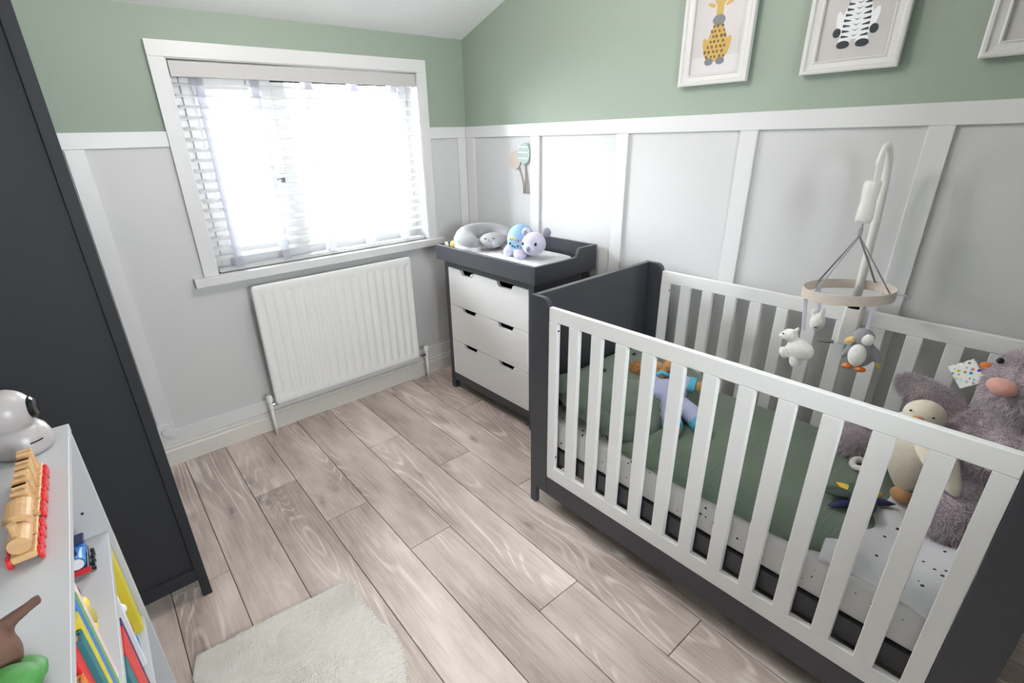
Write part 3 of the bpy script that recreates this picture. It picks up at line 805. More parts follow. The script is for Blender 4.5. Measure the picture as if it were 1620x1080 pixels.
for s in (-1, 1): MB().ell(BH + face*.085 + sidev*s*.050 + Vector((0, 0, .066)), (.008, .008, .008), n=14, m=8).build('eye', M_black, bn, smooth=True)

# cream duck comforter lying on the rabbit
dk = thing('duck_comforter', (-.31, -2.53, .45), 'cream plush duck comforter with tan beak lying against the rabbit', 'plush toy')
DH = Vector((-.305, -2.528, .722))
MB().ell(DH, (.047, .050, .044), (0, 0, .3), 26, 16).build('head', M_cream, dk, smooth=True)
MB().ell(DH + Vector((-.046, .006, .002)), (.018, .015, .011), (0, .3, .1), 18, 10).build('beak', M_tan, dk, smooth=True)
for d in ((-.040, .028, .020), (-.037, -.024, .016)): MB().ell(DH + Vector(d), (.0032,)*3, n=10, m=6).build('eye', M_black, dk, smooth=True)
cb_ = MB()
cb_.tube(bez((-.30, -2.535, .70), (-.37, -2.525, .68), (-.385, -2.535, .57), (-.372, -2.545, .495), 16), [.022, .03, .036, .042, .046, .050, .052, .053, .053, .052, .050, .046, .042, .036, .028, .020, .012], 18, flat=.45)
cb_.tube(bez((-.30, -2.54, .69), (-.40, -2.57, .68), (-.43, -2.62, .64), (-.47, -2.66, .60), 16), [.02, .03, .036, .04, .042, .044, .046, .046, .045, .043, .04, .036, .032, .028, .024, .018, .01], 18, flat=.5)
cb_.tube(bez((-.29, -2.51, .70), (-.30, -2.47, .70), (-.33, -2.45, .62), (-.30, -2.45, .56), 12), [.02, .028, .034, .036, .038, .038, .036, .034, .03, .026, .02, .014, .008], 16, flat=.5)
remesh(cb_.build('blanket_body', M_cream, dk, smooth=True), .006, 4)
MB().ell((-.378, -2.546, .489), (.026, .028, .023), n=20, m=12).build('foot', M_tan, dk, smooth=True)

# patchwork taggy toy by the rabbit's shoulder
tg = thing('spotted_tag_toy', (-.17, -2.60, .79), 'small cloth tag toy with multicoloured spots by the rabbit shoulder', 'toy')
tgM = Matrix.Translation((-.262, -2.580, .858)) @ Vector((-1.0, .15, .42)).to_track_quat('Z', 'Y').to_matrix().to_4x4() @ Matrix.Rotation(.75, 4, 'Z')
MB().box(-.030, .030, -.034, .034, -.004, .004, M=tgM).build('spotted_square', M_patch, tg, bevel=.003)
MB().ell((-.262, -2.612, .893), (.012, .016, .011), n=14, m=8).build('bead', M_orange, tg, smooth=True)
MB().tube([tuple(tgM @ Vector(p)) for p in ((.03, -.034, 0), (.06, -.06, -.004), (.05, -.10, -.008), (.03, -.09, -.01))], .009, 8, flat=.4).build('ribbon_loop', M_yellow, tg)

# white ring teether by the rabbit's foot
wt = thing('white_teether', (-.29, -2.425, .478), 'small white curled teether beside the rabbit foot', 'toy')
MB().tube([(-.30+.026*math.cos(a), -2.425+.026*math.sin(a), .489+.004*math.sin(2*a)) for a in [2*math.pi*k/16*.8 for k in range(17)]], .010, 12).build('curl', M_wplush, wt, smooth=True)
MB().ell((-.318, -2.447, .488), (.016, .014, .012), n=14, m=8).build('tail', M_wplush, wt, smooth=True)

# dark green leafy toy
lf = thing('leafy_cloth_toy', (-.50, -2.46, .476), 'dark green cloth toy with navy and yellow spikes on the play mat', 'toy')
MB().ell((-.49, -2.475, .495), (.07, .035, .020), (0, 0, .5), 22, 12).build('body', M_dgreen, lf, smooth=True)
for i, (a, l, m_, z) in enumerate(((2.0, .075, M_dgreen, .50), (1.65, .08, M_dgreen, .495), (2.5, .075, M_navy, .488), (1.2, .06, M_yellow, .498), (-.9, .07, M_navy, .488), (-.4, .06, M_yellow, .494))):
    p0 = Vector((-.49+.03*math.cos(a), -2.475+.02*math.sin(a), z)); d = Vector((math.cos(a), math.sin(a), -.1))
    MB().tube([p0, p0+d*l*.35, p0+d*l*.7, p0+d*l], [.014, .017, .012, .002], 12, flat=.5).build('spike', m_, lf, smooth=True)

# teddy in striped pyjamas
td = thing('teddy_doll', (-.42, -1.78, .52), 'ginger teddy in blue striped pyjamas lying on the bear head cushion', 'plush toy')
A = Vector((-.335, -1.680, .572)); ddir = Vector((-.56, -.80, -.10)).normalized(); sdir = Vector((.80, -.56, 0)).normalized()
MB().ell(A, (.050, .046, .044), (0, 0, .6), 24, 14).build('head', M_ginger, td, smooth=True)
for s, k in ((-1, .075), (1, .058)):
    e_ = A - ddir*.018 + sdir*s*k + Vector((0, 0, .012))
    MB().ell(e_, (.026, .024, .026), n=18, m=10).build('ear', M_ginger, td, smooth=True)
p_, n_2 = ell_pts(tuple(A - ddir*.018 - sdir*.075 + Vector((0, 0, .012))), (.026, .024, .026), 1500, seed=3)
hairs('ear_fluff', M_ginger, td, p_, n_2, .012, .0014, .3, .5, 6)
MB().ell(A + Vector((-.015, -.012, .034)), (.022, .020, .018), n=16, m=10).build('muzzle', M_tan, td, smooth=True)
B = A + ddir*.125 + Vector((0, 0, -.012)); C_ = A + ddir*.215 + Vector((0, 0, -.022))
tb_ = MB(); tb_.ell(B, (.062, .074, .045), (0, 0, .5), 24, 14); tb_.ell(C_, (.058, .06, .040), (0, 0, .5), 24, 14)
aL = [A + ddir*.075 - sdir*.03, A + ddir*.10 - sdir*.075, A + ddir*.15 - sdir*.105 + Vector((0, 0, -.015))]
aR = [A + ddir*.075 + sdir*.03, A + ddir*.09 + sdir*.07, A + ddir*.115 + sdir*.105]
lL = [C_ - sdir*.02, C_ + ddir*.05 - sdir*.045, C_ + ddir*.095 - sdir*.055 + Vector((0, 0, -.01))]
lR = [C_ + sdir*.02, C_ + ddir*.05 + sdir*.035, C_ + ddir*.10 + sdir*.045 + Vector((0, 0, -.01))]
for a in (aL, aR): tb_.tube(a, [.030, .031, .029], 14)
for a in (lL, lR): tb_.tube(a, [.036, .036, .033], 14)
remesh(tb_.build('pyjamas', M_stripe, td, smooth=True), .006, 4)
for a, r in ((aL, .029), (aR, .029), (lL, .033), (lR, .033)):
    d = (a[2]-a[1]).normalized(); MB().tube([a[2]-d*.012, a[2]+d*.012], [r+.003, r+.003], 18).build('cuff', M_cyan, td, smooth=False)
    MB().ell(a[2]+d*.024, (r*.78, r*.78, r*.78), n=18, m=12).build('paw', M_tan, td, smooth=True)
MB().tube([A + ddir*.045 - sdir*.045, A + ddir*.055 + Vector((0, 0, .03)), A + ddir*.045 + sdir*.045], .008, 10).build('collar', M_cyan, td, smooth=True)

# ================================================================== MOBILE
mo = thing('cot_mobile', (-.06, -2.25, .80), 'white cot mobile with fabric ring and hanging animals clamped to the back rail', 'mobile')
my = -2.243
MB().box(-.098, -.068, my-.030, my+.024, .795, .950).build('clamp_box', M_mobile, mo, bevel=.008, seg=3)
MB().box(-.046, -.030, my-.022, my+.016, .84, .93).box(-.098, -.030, my-.022, my+.016, .924, .942).build('clamp_jaw', M_mobile, mo, bevel=.003)
MB().tube([(-.105, my+.028, .80), (-.108, my+.05, .795), (-.108, my+.075, .792)], [.006, .005, .004], 8).build('clamp_lever', pm('grey_lever', (120, 118, 116), .4), mo)
arm = [(-.083, my, .94), (-.083, my+.001, 1.05), (-.083, my+.003, 1.20), (-.084, my+.006, 1.33)] + [tuple(p) for p in bez((-.085, my+.008, 1.35), (-.09, my+.010, 1.45), (-.165, my+.010, 1.475), (-.20, my+.010, 1.385), 14)]
nA = len(arm); MB().tube(arm, [.0125]*3+[.0118]+[.0115-.006*i/(nA-5) for i in range(nA-4)], 14).build('arm', M_mobile, mo, smooth=True)
HX, HY = -.20, -2.235
MB().tube([(HX, HY, 1.385), (HX, HY-.001, 1.345)], .003, 8).build('hook_cord', M_mobile, mo)
bxM = Matrix.Translation((HX, HY, 1.285)) @ Euler((0, 0, .5)).to_matrix().to_4x4()
prof = [(.010, -.062), (.024, -.060), (.027, -.050), (.026, -.02), (.024, .0), (.026, .03), (.027, .052), (.024, .060), (.010, .062)]
mb_ = MB().lathe([(r*1.05, z) for r, z in prof], (HX, HY, 1.285), 20, Matrix.Diagonal((1.0, .78, 1.0)))
mb_.build('music_box', M_mobile, mo, smooth=True)
MB().tube([(HX, HY, 1.224), (HX, HY, 1.206)], .0035, 8).build('swivel', M_chrome, mo)
RC = Vector((HX, HY-.006, 1.008)); RR = .124
ring = MB(); rv = []; rf = []; nR = 56
tiltv = lambda x, y: -.02*(y) + .0*(x)
for k in range(nR):
    a = 2*math.pi*k/nR; c, s = math.cos(a), math.sin(a)
    for (r, z) in ((RR-.003, -.016), (RR, -.016), (RR, .016), (RR-.003, .016)):
        rv.append((RC.x+r*c, RC.y+r*s, RC.z+z + tiltv(r*c, r*s)*4))
for k in range(nR):
    for q in range(4): rf.append((k*4+q, ((k+1) % nR)*4+q, ((k+1) % nR)*4+(q+1) % 4, k*4+(q+1) % 4))
ring.add(rv, rf).build('ring', M_ring, mo, smooth=False, bevel=.001)
apex = Vector((HX, HY, 1.185))
MB().tube([(HX, HY, 1.208), apex], .0055, 8, flat=.5).build('ribbon_knot', M_ribbon, mo)
angs = [math.radians(a) for a in (150, 60, 255, -20)]
for a in angs:
    e = Vector((RC.x+(RR-.004)*math.cos(a), RC.y+(RR-.004)*math.sin(a), RC.z+.012+tiltv(0, RR*math.sin(a))*4))
    MB().tube([apex, apex*.5+e*.5, e], .0042, 8, flat=.25).build('ribbon', M_ribbon, mo, smooth=True)
MB().tube([(RC.x+RR*math.cos(-1.55), RC.y-RR, RC.z+.018), (RC.x-.012, RC.y-RR-.02, RC.z+.022), (RC.x-.004, RC.y-RR-.035, RC.z+.014)], .005, 8, flat=.4).build('bow', M_ribbon_l, mo, smooth=True)
def hang(p, top):
    MB().tube([top, p], .006, 8, flat=.25).build('hanger', M_ribbon_l, mo)
# white bear (hangs at the left front)
bp_ = Vector((-.275, -2.160, .815))
hang(bp_+Vector((.0, -.005, .06)), Vector((RC.x-.08, RC.y+.09, RC.z-.01)))
b_ = MB(); b_.ell(bp_+Vector((0, -.008, -.008)), (.026, .044, .036), (.35, 0, 0), 22, 14); b_.ell(bp_+Vector((-.004, .030, .034)), (.021, .026, .022), (0, 0, 0), 20, 12)
b_.ell(bp_+Vector((-.004, .050, .026)), (.013, .014, .012), n=14, m=8)
for d in ((-.014, .035, -.028), (-.014, -.002, -.052), (.012, .03, -.03), (.012, -.004, -.05)): b_.ell(bp_+Vector(d), (.012, .014, .022), (-.5, 0, 0), 14, 8)
for d in ((-.012, .018, .054), (.012, .016, .055)): b_.ell(bp_+Vector(d), (.007, .007, .008), n=10, m=6)
wbr = remesh(b_.build('hanging_bear', M_wplush, mo, smooth=True), .004, 3); wbr['label'] = 'white plush polar bear'
MB().ell(bp_+Vector((-.020, .046, .040)), (.003,)*3, n=8, m=6).build('bear_eye', M_black, wbr)
# small lilac-white animal behind
fp = Vector((-.15, -2.165, .872)); hang(fp+Vector((0, 0, .03)), Vector((RC.x+.06, RC.y+.10, RC.z-.01)))
f_ = MB(); f_.ell(fp, (.020, .024, .034), n=18, m=12); f_.ell(fp+Vector((-.006, -.010, .040)), (.008, .009, .020), n=12, m=8); f_.ell(fp+Vector((-.006, .016, .034)), (.007, .008, .014), n=12, m=8)
fx = remesh(f_.build('hanging_fox', M_wplush, mo, smooth=True), .004, 3); fx['label'] = 'small white eared animal'
MB().ell(fp+Vector((-.019, -.004, -.014)), (.003, .006, .002), n=8, m=6).build('nose', M_black, fx)
# penguin
pp = Vector((-.275, -2.335, .858)); hang(pp+Vector((0, 0, .055)), Vector((RC.x-.06, RC.y-.09, RC.z-.012)))
p_ = MB(); p_.ell(pp+Vector((.004, -.002, -.012)), (.028, .034, .044), n=22, m=14); p_.ell(pp+Vector((0, .003, .042)), (.024, .030, .026), (.5, 0, 0), 20, 12)
for s in (-1, 1): p_.ell(pp+Vector((.002, s*.036-.004, -.010)), (.010, .012, .032), (s*.45, 0, 0), 14, 8)
pg = remesh(p_.build('hanging_penguin', M_penguin, mo, smooth=True), .004, 3); pg['label'] = 'grey penguin with white belly and orange feet'
MB().ell(pp+Vector((-.020, .004, -.014)), (.016, .024, .036), n=18, m=12).build('belly', M_wplush, pg, smooth=True)
MB().ell(pp+Vector((-.014, -.010, .040)), (.014, .018, .018), n=14, m=10).build('cheek', M_wplush, pg, smooth=True)
MB().ell(pp+Vector((-.010, .034, .026)), (.010, .018, .010), (-.7, 0, 0), 14, 8).build('beak', pm('pale_yellow_felt', (222, 190, 130), .9), pg, smooth=True)
MB().ell(pp+Vector((0, -.050, -.036)), (.008, .009, .012), n=12, m=8).build('wing_tip', pm('olive_felt', (176, 164, 96), .9), pg, smooth=True)
for s in (-1, 1): MB().ell(pp+Vector((-.014, s*.018+.006, -.058)), (.018, .015, .009), (0, .3, 0), 14, 8).build('foot', M_orange, pg, smooth=True)

# ================================================================== ON THE CHANGING TRAY
tf = tb+.016
cm_ = thing('changing_mat', (-.23, -.70, tf), 'pale grey padded changing cloth with rounded corners on the tray', 'changing mat')
def rrect(x0, x1, y0, y1, r, n=8):
    P_ = []
    for (cx, cy, a0) in ((x1-r, y1-r, 0), (x0+r, y1-r, 90), (x0+r, y0+r, 180), (x1-r, y0+r, 270)):
        for k in range(n+1):
            a = math.radians(a0+90*k/n); P_.append((cx+r*math.cos(a), cy+r*math.sin(a)))
    return P_
m = pad(-.23, -.665, .195, .375, tf+.004, .034, 7, n=80, rings=10); m.build('padded_base', M_mat, cm_, smooth=True)
def cloth(u, v):
    x = -.425+.385*u; y = -.50-.50*v
    k = 1-sst(.75, 1, v)*sst(.6, 1, abs(2*u-1))*.0
    z = tf+.042 + .006*math.sin(v*9+u*4) + .004*math.sin(v*21-u*8)
    return (x, y, z)
cp = MB(); pl = rrect(-.42, -.05, -.99, -.47, .07)
m = pad(-.235, -.735, .182, .255, tf+.040, .007, 6, n=80, rings=14, wob=.0022)
m.build('top_cloth', M_mat, cm_, smooth=True)

# nursing pillow with sleeping face
np_ = thing('nursing_pillow', (-.24, -.44, tf+.04), 'grey crescent nursing pillow with a sleeping face at its centre', 'pillow')
pc = Vector((-.228, -.452, tf+.080)); path = []; rad = []
for k in range(25):
    t = k/24; a = math.radians(-62+ 300*t)
    a = math.radians(-75) + math.radians(285)*t
    path.append((pc.x+.120*math.cos(a), pc.y+.128*math.sin(a), pc.z+.018*math.sin(t*math.pi)))
    rad.append(.024+.044*math.sin(math.pi*t)**.5)
pw = MB().tube(path, rad, 20, flat=1.0); remesh(pw.build('crescent', M_pillow, np_, smooth=True), .007, 6)
path2 = [(x, y, z-.030) for x, y, z in path]
pw = MB().tube(path2, [r*1.04 for r in rad], 20); o = pw.build('white_underside', M_pillow_w, np_, smooth=True)
o.scale = (1, 1, 1); remesh(o, .008, 5)
fc = Vector((-.25, -.535, tf+.098))
MB().ell(fc, (.085, .070, .042), (.0, 0, .4), 28, 16).build('face_cushion', M_pillow_m, np_, smooth=True)
def fpt(d, k=1.0):
    R_ = Euler((0, 0, .4)).to_matrix(); d = (R_.transposed() @ Vector(d)).normalized()
    return fc + R_ @ Vector((d.x*.085, d.y*.070, d.z*.042))*k
MB().tube([fpt(d, 1.01) for d in ((-.95, -.10, .62), (-.98, -.26, .50), (-.86, -.38, .62))], .0022, 6).build('closed_eye', M_black, np_)
MB().tube([fpt(d, 1.01) for d in ((-.52, -.72, .66), (-.50, -.88, .54), (-.36, -.92, .66))], .0022, 6).build('closed_eye', M_black, np_)
MB().ell(fpt((-.85, -.68, .40)), (.005, .005, .005), n=10, m=6).build('nose', M_lilac_d, np_)
MB().tube([fc+Vector((-.03, -.075, -.012)), fc+Vector((-.05, -.072, .0)), fc+Vector((-.055, -.085, -.015))], .012, 10).build('star_tag', M_pillow_m, np_, smooth=True)

# lilac bear with blue body
lb = thing('plush_light_bear', (-.24, -.85, tf+.05), 'lilac plush bear with pale blue back and button panel on the changing mat', 'plush toy')
o0 = Vector((-.255, -.815, tf+.047))
MB().ell(o0+Vector((0, .040, .086)), (.068, .078, .080), (0, 0, 0), 30, 18).build('back_shell', M_blue, lb, smooth=True)
b_ = MB(); b_.ell(o0+Vector((.004, .052, .052)), (.062, .076, .050), n=26, m=14)
for d in ((-.040, .085, .026), (-.045, .0, .024), (.045, .085, .026), (.045, .0, .026)): b_.ell(o0+Vector(d), (.036, .034, .030), n=18, m=12)
b_.ell(o0+Vector((.012, .118, .072)), (.03, .03, .045), n=18, m=12)
remesh(b_.build('body', M_lilac, lb, smooth=True), .006, 4)
hc = o0+Vector((-.030, -.086, .086))
h_ = MB(); h_.ell(hc, (.060, .062, .058), n=28, m=18); h_.ell(hc+Vector((-.046, -.022, -.020)), (.030, .026, .024), n=18, m=12)
remesh(h_.build('head', M_lilac, lb, smooth=True), .006, 3)
for d, mm in (((-.004, .050, .052), M_lilac), ((.030, -.058, .058), M_lilac_d)):
    e_ = MB().ell(hc+Vector(d), (.012, .022, .024), (0, 0, .6), 18, 12).build('ear', mm, lb, smooth=True)
MB().ell(hc+Vector((-.014, .048, .050)), (.006, .012, .014), (0, 0, .6), 14, 8).build('inner_ear', M_lilac_d, lb, smooth=True)
for d in ((-.056, .020, .006), (-.040, -.052, .010)): MB().ell(hc+Vector(d), (.006, .007, .009), n=12, m=8).build('eye', M_black, lb, smooth=True)
MB().ell(hc+Vector((-.072, -.032, -.008)), (.010, .014, .011), n=14, m=8).build('nose', pm('slate_blue_nose', (128, 150, 180), .6), lb, smooth=True)
pnM = Matrix.Translation(o0+Vector((-.056, .022, .082))) @ Vector((-1, -.42, .10)).to_track_quat('Z', 'Y').to_matrix().to_4x4() @ Matrix.Rotation(math.radians(90), 4, 'Z')
pn = MB().lathe([(.046, -.012), (.046, 0), (.042, .006), (.03, .010)], (0, 0, 0), 28)
pn.v = [tuple(pnM @ Vector((x*.8, y, z))) for x, y, z in pn.v]; pn = pn.build('button_panel', M_bluepanel, lb, smooth=False)
for i, (u, v, mm) in enumerate(((.018, .026, M_lime), (.021, .012, M_yellow), (.019, -.003, M_yellow), (.010, -.020, M_orange), (-.006, .026, M_navy), (-.018, .012, M_teal), (-.022, -.002, M_blue2), (-.016, -.018, M_navy))):
    MB().ell(pnM @ Vector((u, v, .010)), (.006, .006, .006), n=10, m=6).build('button', mm, pn, smooth=True)

# small yellow and white toy behind the pillow
yt = thing('small_yellow_toy', (-.36, -.33, tf+.03), 'small yellow and white soft toy tucked beside the nursing pillow', 'toy')
MB().ell((-.365, -.318, tf+.058), (.022, .024, .026), n=16, m=10).build('body', pm('pale_yellow_plush', (238, 208, 140), .9), yt, smooth=True)
MB().ell((-.395, -.292, tf+.060), (.012, .012, .020), n=14, m=8).build('wing', M_wplush, yt, smooth=True)
MB().ell((-.325, -.300, tf+.085), (.020, .020, .022), n=14, m=8).build('head', M_pillow_w, yt, smooth=True)

# ================================================================== PICTURES
def picture(y0, label, art):
    w, h, z0 = .272, .37, 1.655
    pf = thing('picture_frame', (-.012, y0-w/2, z0), label, 'picture', 'framed animal prints on the green wall')
    y1 = y0-w; z1 = z0+h; fw = .040
    def prof_rail(a, b_, c, d, nm):  # mitred rails: a,b outer corners, c,d inner (y,z)
        m = MB()
        lay = [(0, 0.0, -.004), (0, .018, 0), (.12, .020, 0), (.3, .020, 0), (.42, .014, 0), (.8, .013, 0), (.92, .016, 0), (1, .014, 0), (1, .002, 0)]
        v = []
        for t, dep, _ in lay:
            for p, q in ((a, d), (b_, c)):
                v.append((-dep, p[0]+(q[0]-p[0])*t, p[1]+(q[1]-p[1])*t))
        n = len(lay); f = [(2*i, 2*i+1, 2*i+3, 2*i+2) for i in range(n-1)] + [(2*(n-1), 2*n-1, 1, 0)]
        f += [tuple(2*i for i in range(n)), tuple(2*i+1 for i in reversed(range(n)))]
        m.add(v, f).build('frame_rail', M_frame, pf)
    O_ = [(y0, z0), (y1, z0), (y1, z1), (y0, z1)]; I_ = [(y0-fw, z0+fw*.92), (y1+fw, z0+fw*.92), (y1+fw, z1-fw), (y0-fw, z1-fw)]
    for k in range(4): prof_rail(O_[k], O_[(k+1) % 4], I_[(k+1) % 4], I_[k], 'r')
    pr_ = MB().box(-.006, -.0005, y1+fw-.004, y0-fw+.004, z0+fw*.9-.004, z1-fw+.004).build('print', M_print, pf)
    cy = (y0+y1)/2
    if art: art(pr_, cy, z0)
    return pf
def flat(parent, name, mat, polys, x=-.0064, dx=.0004):
    m = MB()
    for k, p in enumerate(polys): m.prism(p, x, x-dx-k*.00003, 'x')
    return m.build(name, mat, parent)
def ov(cy, cz, ry, rz, rot=0, n=20):
    c, s = math.cos(rot), math.sin(rot)
    return [(cy + ry*math.cos(a)*c - rz*math.sin(a)*s, cz + ry*math.cos(a)*s + rz*math.sin(a)*c) for a in [2*math.pi*k/n for k in range(n)]]
M_p_y = pm('printed_mustard', (188, 154, 72), .5); M_p_g = pm('printed_grey', (112, 114, 124), .5); M_p_br = pm('printed_brown', (92, 72, 44), .5)
M_p_w = pm('printed_white', (236, 238, 240), .5); M_p_k = pm('printed_black', (26, 36, 44), .5); M_p_floor = pm('printed_pale_floor', (206, 205, 206), .5)
def giraffe(pr_, cy, z0):
    y = cy-.0; rg = random.Random(4)
    flat(pr_, 'printed_floor', M_p_floor, [[(cy+.094, z0+.04), (cy-.094, z0+.04), (cy-.094, z0+.095), (cy+.094, z0+.095)]], -.0062, .0001)
    body = [(y+.030, z0+.078), (y+.046, z0+.105), (y+.040, z0+.14), (y+.024, z0+.18), (y+.014, z0+.205), (y+.012, z0+.27), (y-.012, z0+.27), (y-.014, z0+.205), (y-.026, z0+.18), (y-.044, z0+.14), (y-.048, z0+.105), (y-.030, z0+.078)]
    flat(pr_, 'printed_giraffe_body', M_p_y, [body, ov(y+.040, z0+.125, .011, .034, -.25), ov(y-.042, z0+.125, .011, .034, .25), ov(y, z0+.285, .024, .03), ov(y+.034, z0+.262, .016, .006, .4), ov(y-.034, z0+.262, .016, .006, -.4), ov(y+.012, z0+.325, .003, .02), ov(y-.012, z0+.325, .003, .02)])
    flat(pr_, 'printed_feet', M_p_g, [ov(y+.022, z0+.078, .017, .012), ov(y-.022, z0+.078, .017, .012), ov(y, z0+.212, .024, .017)], -.0068)
    sp_ = []
    for r in range(7):
        for c in range(5):
            yy = y + (c-2)*.016 + (r % 2)*.008 + rg.uniform(-.002, .002); zz = z0+.094+r*.0165
            if abs(yy-y) < .042-.005*max(0, r-2): sp_.append(ov(yy, zz, rg.uniform(.0032, .0052), rg.uniform(.0045, .0068), rg.uniform(-.6, .6), 7))
    flat(pr_, 'printed_spots', M_p_br, sp_, -.0068)
def zebra(pr_, cy, z0):
    y = cy
    flat(pr_, 'printed_zebra_body', M_p_w, [[(y+.028, z0+.09), (y+.046, z0+.11), (y+.044, z0+.15), (y+.028, z0+.19), (y+.022, z0+.22), (y-.022, z0+.22), (y-.028, z0+.19), (y-.044, z0+.15), (y-.046, z0+.11), (y-.028, z0+.09)],
        ov(y+.044, z0+.135, .011, .036, -.25), ov(y-.044, z0+.135, .011, .036, .25), ov(y, z0+.255, .034, .036), ov(y+.024, z0+.085, .017, .02), ov(y-.024, z0+.085, .017, .02)])
    st = []
    for r in range(9):
        zz = z0+.100+r*.0145
        w = .036 - .002*max(0, r-3)
        for s in (-1, 1):
            st.append([(y+s*w, zz+.004), (y+s*w*.45, zz-.001), (y+s*w*.45, zz-.0035), (y+s*w, zz-.004)])
        st.append([(y-.010, zz+.004), (y, zz-.003), (y+.010, zz+.004), (y, zz-.0005)])
    st += [ov(y+.026, z0+.077, .018, .011), ov(y-.026, z0+.077, .018, .011), ov(y+.050, z0+.112, .011, .013), ov(y-.050, z0+.112, .011, .013), ov(y, z0+.226, .030, .016)]
    flat(pr_, 'printed_stripes', M_p_k, st, -.0068)
def grey_animal(pr_, cy, z0):
    flat(pr_, 'printed_elephant', M_p_g, [ov(cy, z0+.15, .045, .06), ov(cy, z0+.24, .04, .04), ov(cy+.05, z0+.25, .03, .035), ov(cy-.05, z0+.25, .03, .035), ov(cy+.024, z0+.09, .018, .018), ov(cy-.024, z0+.09, .018, .018)])
picture(-1.449, 'white framed print of a toy giraffe, nearest the window', giraffe)
picture(-1.902, 'white framed print of a black and white striped toy zebra', zebra)
picture(-2.355, 'white framed print at the upper right edge, plain grey at its corner', grey_animal)

# ================================================================== BALLOON PLAQUE
bp2 = thing('balloon_wall_plaque', (0, -.50, 1.186), 'pair of flat wooden balloons, beige and mint, on the white panel', 'wall decoration')
def disc(name, cy, cz, ry, rz, rot, mat, x):
    return MB().prism(ov(cy, cz, ry, rz, rot, 36), x, x-.006, 'x').build(name, mat, bp2, bevel=.001)
bx = P-.001
g_ = disc('mint_balloon', -.528, 1.400, .046, .056, 0, M_mint, bx-.006)
for z, h in ((1.432, .006), (1.404, .006), (1.374, .005)): MB().prism([(-.486+.006, z), (-.560, z-.002), (-.560, z-.002+h), (-.486+.006, z+h)], bx-.012, bx-.0128, 'x').build('white_stripe', M_furn, g_)
disc('beige_balloon', -.449, 1.364, .046, .051, .15, M_beige, bx-.001)
MB().prism([(-.529-.008, 1.338), (-.529+.008, 1.338), (-.531, 1.350)], bx-.004, bx-.010, 'x').prism([(-.484-.008, 1.314), (-.484+.008, 1.310), (-.482, 1.325)], bx-.001, bx-.007, 'x').build('knot', M_string, bp2)
for pth in ([(-.484, 1.314), (-.505, 1.27), (-.516, 1.23), (-.520, 1.188)], [(-.530, 1.34), (-.534, 1.27), (-.530, 1.188)], [(-.532, 1.34), (-.545, 1.27), (-.556, 1.188)]):
    MB().tube([(bx-.004, y, z) for y, z in pth], .0032, 8).build('string', M_string, bp2, smooth=True)
MB().box(bx, bx-.006, -.562, -.514, 1.186, 1.190).build('base_tie', M_string, bp2)

# ================================================================== RUG
rg_ = thing('sheepskin_rug', (-1.88, -1.75, 0), 'ivory faux sheepskin rug on the floor between bookshelf and cot', 'rug')
RP = [(-2.10, -1.245), (-1.95, -1.262), (-1.80, -1.275), (-1.70, -1.285), (-1.635, -1.288), (-1.605, -1.31), (-1.615, -1.37), (-1.628, -1.43), (-1.615, -1.50), (-1.598, -1.58), (-1.612, -1.66), (-1.648, -1.76), (-1.665, -1.86), (-1.645, -1.97), (-1.625, -2.08), (-1.65, -2.20), (-1.74, -2.28), (-1.88, -2.31), (-2.00, -2.28), (-2.09, -2.20), (-2.105, -2.05), (-2.085, -1.90), (-2.10, -1.75), (-2.115, -1.60), (-2.105, -1.45), (-2.125, -1.32)]
MB().prism(RP, .0005, .018, 'z').build('backing', M_rug_b, rg_, bevel=.008, seg=3, angle=60)
def inpoly(x, y, poly):
    c = False; j = len(poly)-1
    for i in range(len(poly)):
        if (poly[i][1] > y) != (poly[j][1] > y) and x < (poly[j][0]-poly[i][0])*(y-poly[i][1])/(poly[j][1]-poly[i][1])+poly[i][0]: c = not c
        j = i
    return c
rr = np.random.RandomState(11); pts = []
while len(pts) < 90000:
    x, y = rr.uniform(-2.13, -1.59), rr.uniform(-2.32, -1.24)
    if inpoly(x, y, RP): pts.append((x, y, .0165))
pts = np.array(pts)
# pile leans in slowly turning tufts
lean = np.stack([np.sin(pts[:, 0]*17+pts[:, 1]*9)*.35+np.sin(pts[:, 1]*29)*.25+.75, np.cos(pts[:, 1]*19-pts[:, 0]*13)*.35-.35, np.full(len(pts), .75)], 1)
hairs('pile', M_rug, rg_, pts, lean, .024, .0017, .45, .22, 9, .06)

# ================================================================== ON THE BOOKSHELF
bm2 = thing('baby_monitor', sp(.058, .066, 1.0), 'white round-headed baby monitor camera on the bookshelf corner', 'baby monitor')
mc = sp(.058, .066, 1.0)
MB().lathe([(.034, 0), (.040, .003), (.0425, .012), (.042, .026), (.038, .040), (.030, .050), (.020, .054)], mc, 32).build('base', M_monitor, bm2, smooth=True)
hcM = mc + Vector((-.006, .0, .078))
MB().ell(hcM, (.040, .040, .041), n=32, m=20).build('head', M_monitor, bm2, smooth=True)
look = Vector((.80, -.12, .02)).normalized()
rotl = look.to_track_quat('Z', 'Y').to_matrix()
MB().lathe([(.0195, 0), (.0195, .008), (.015, .011), (.006, .012)], hcM+look*.031, 24, rotl).build('lens', M_glossblack, bm2, smooth=False)
MB().tube([mc+Vector((.043*math.cos(a), .043*math.sin(a), .027)) for a in (-1.25, -1.1, -.95, -.8)], .0012, 6).build('slot', M_hole, bm2)
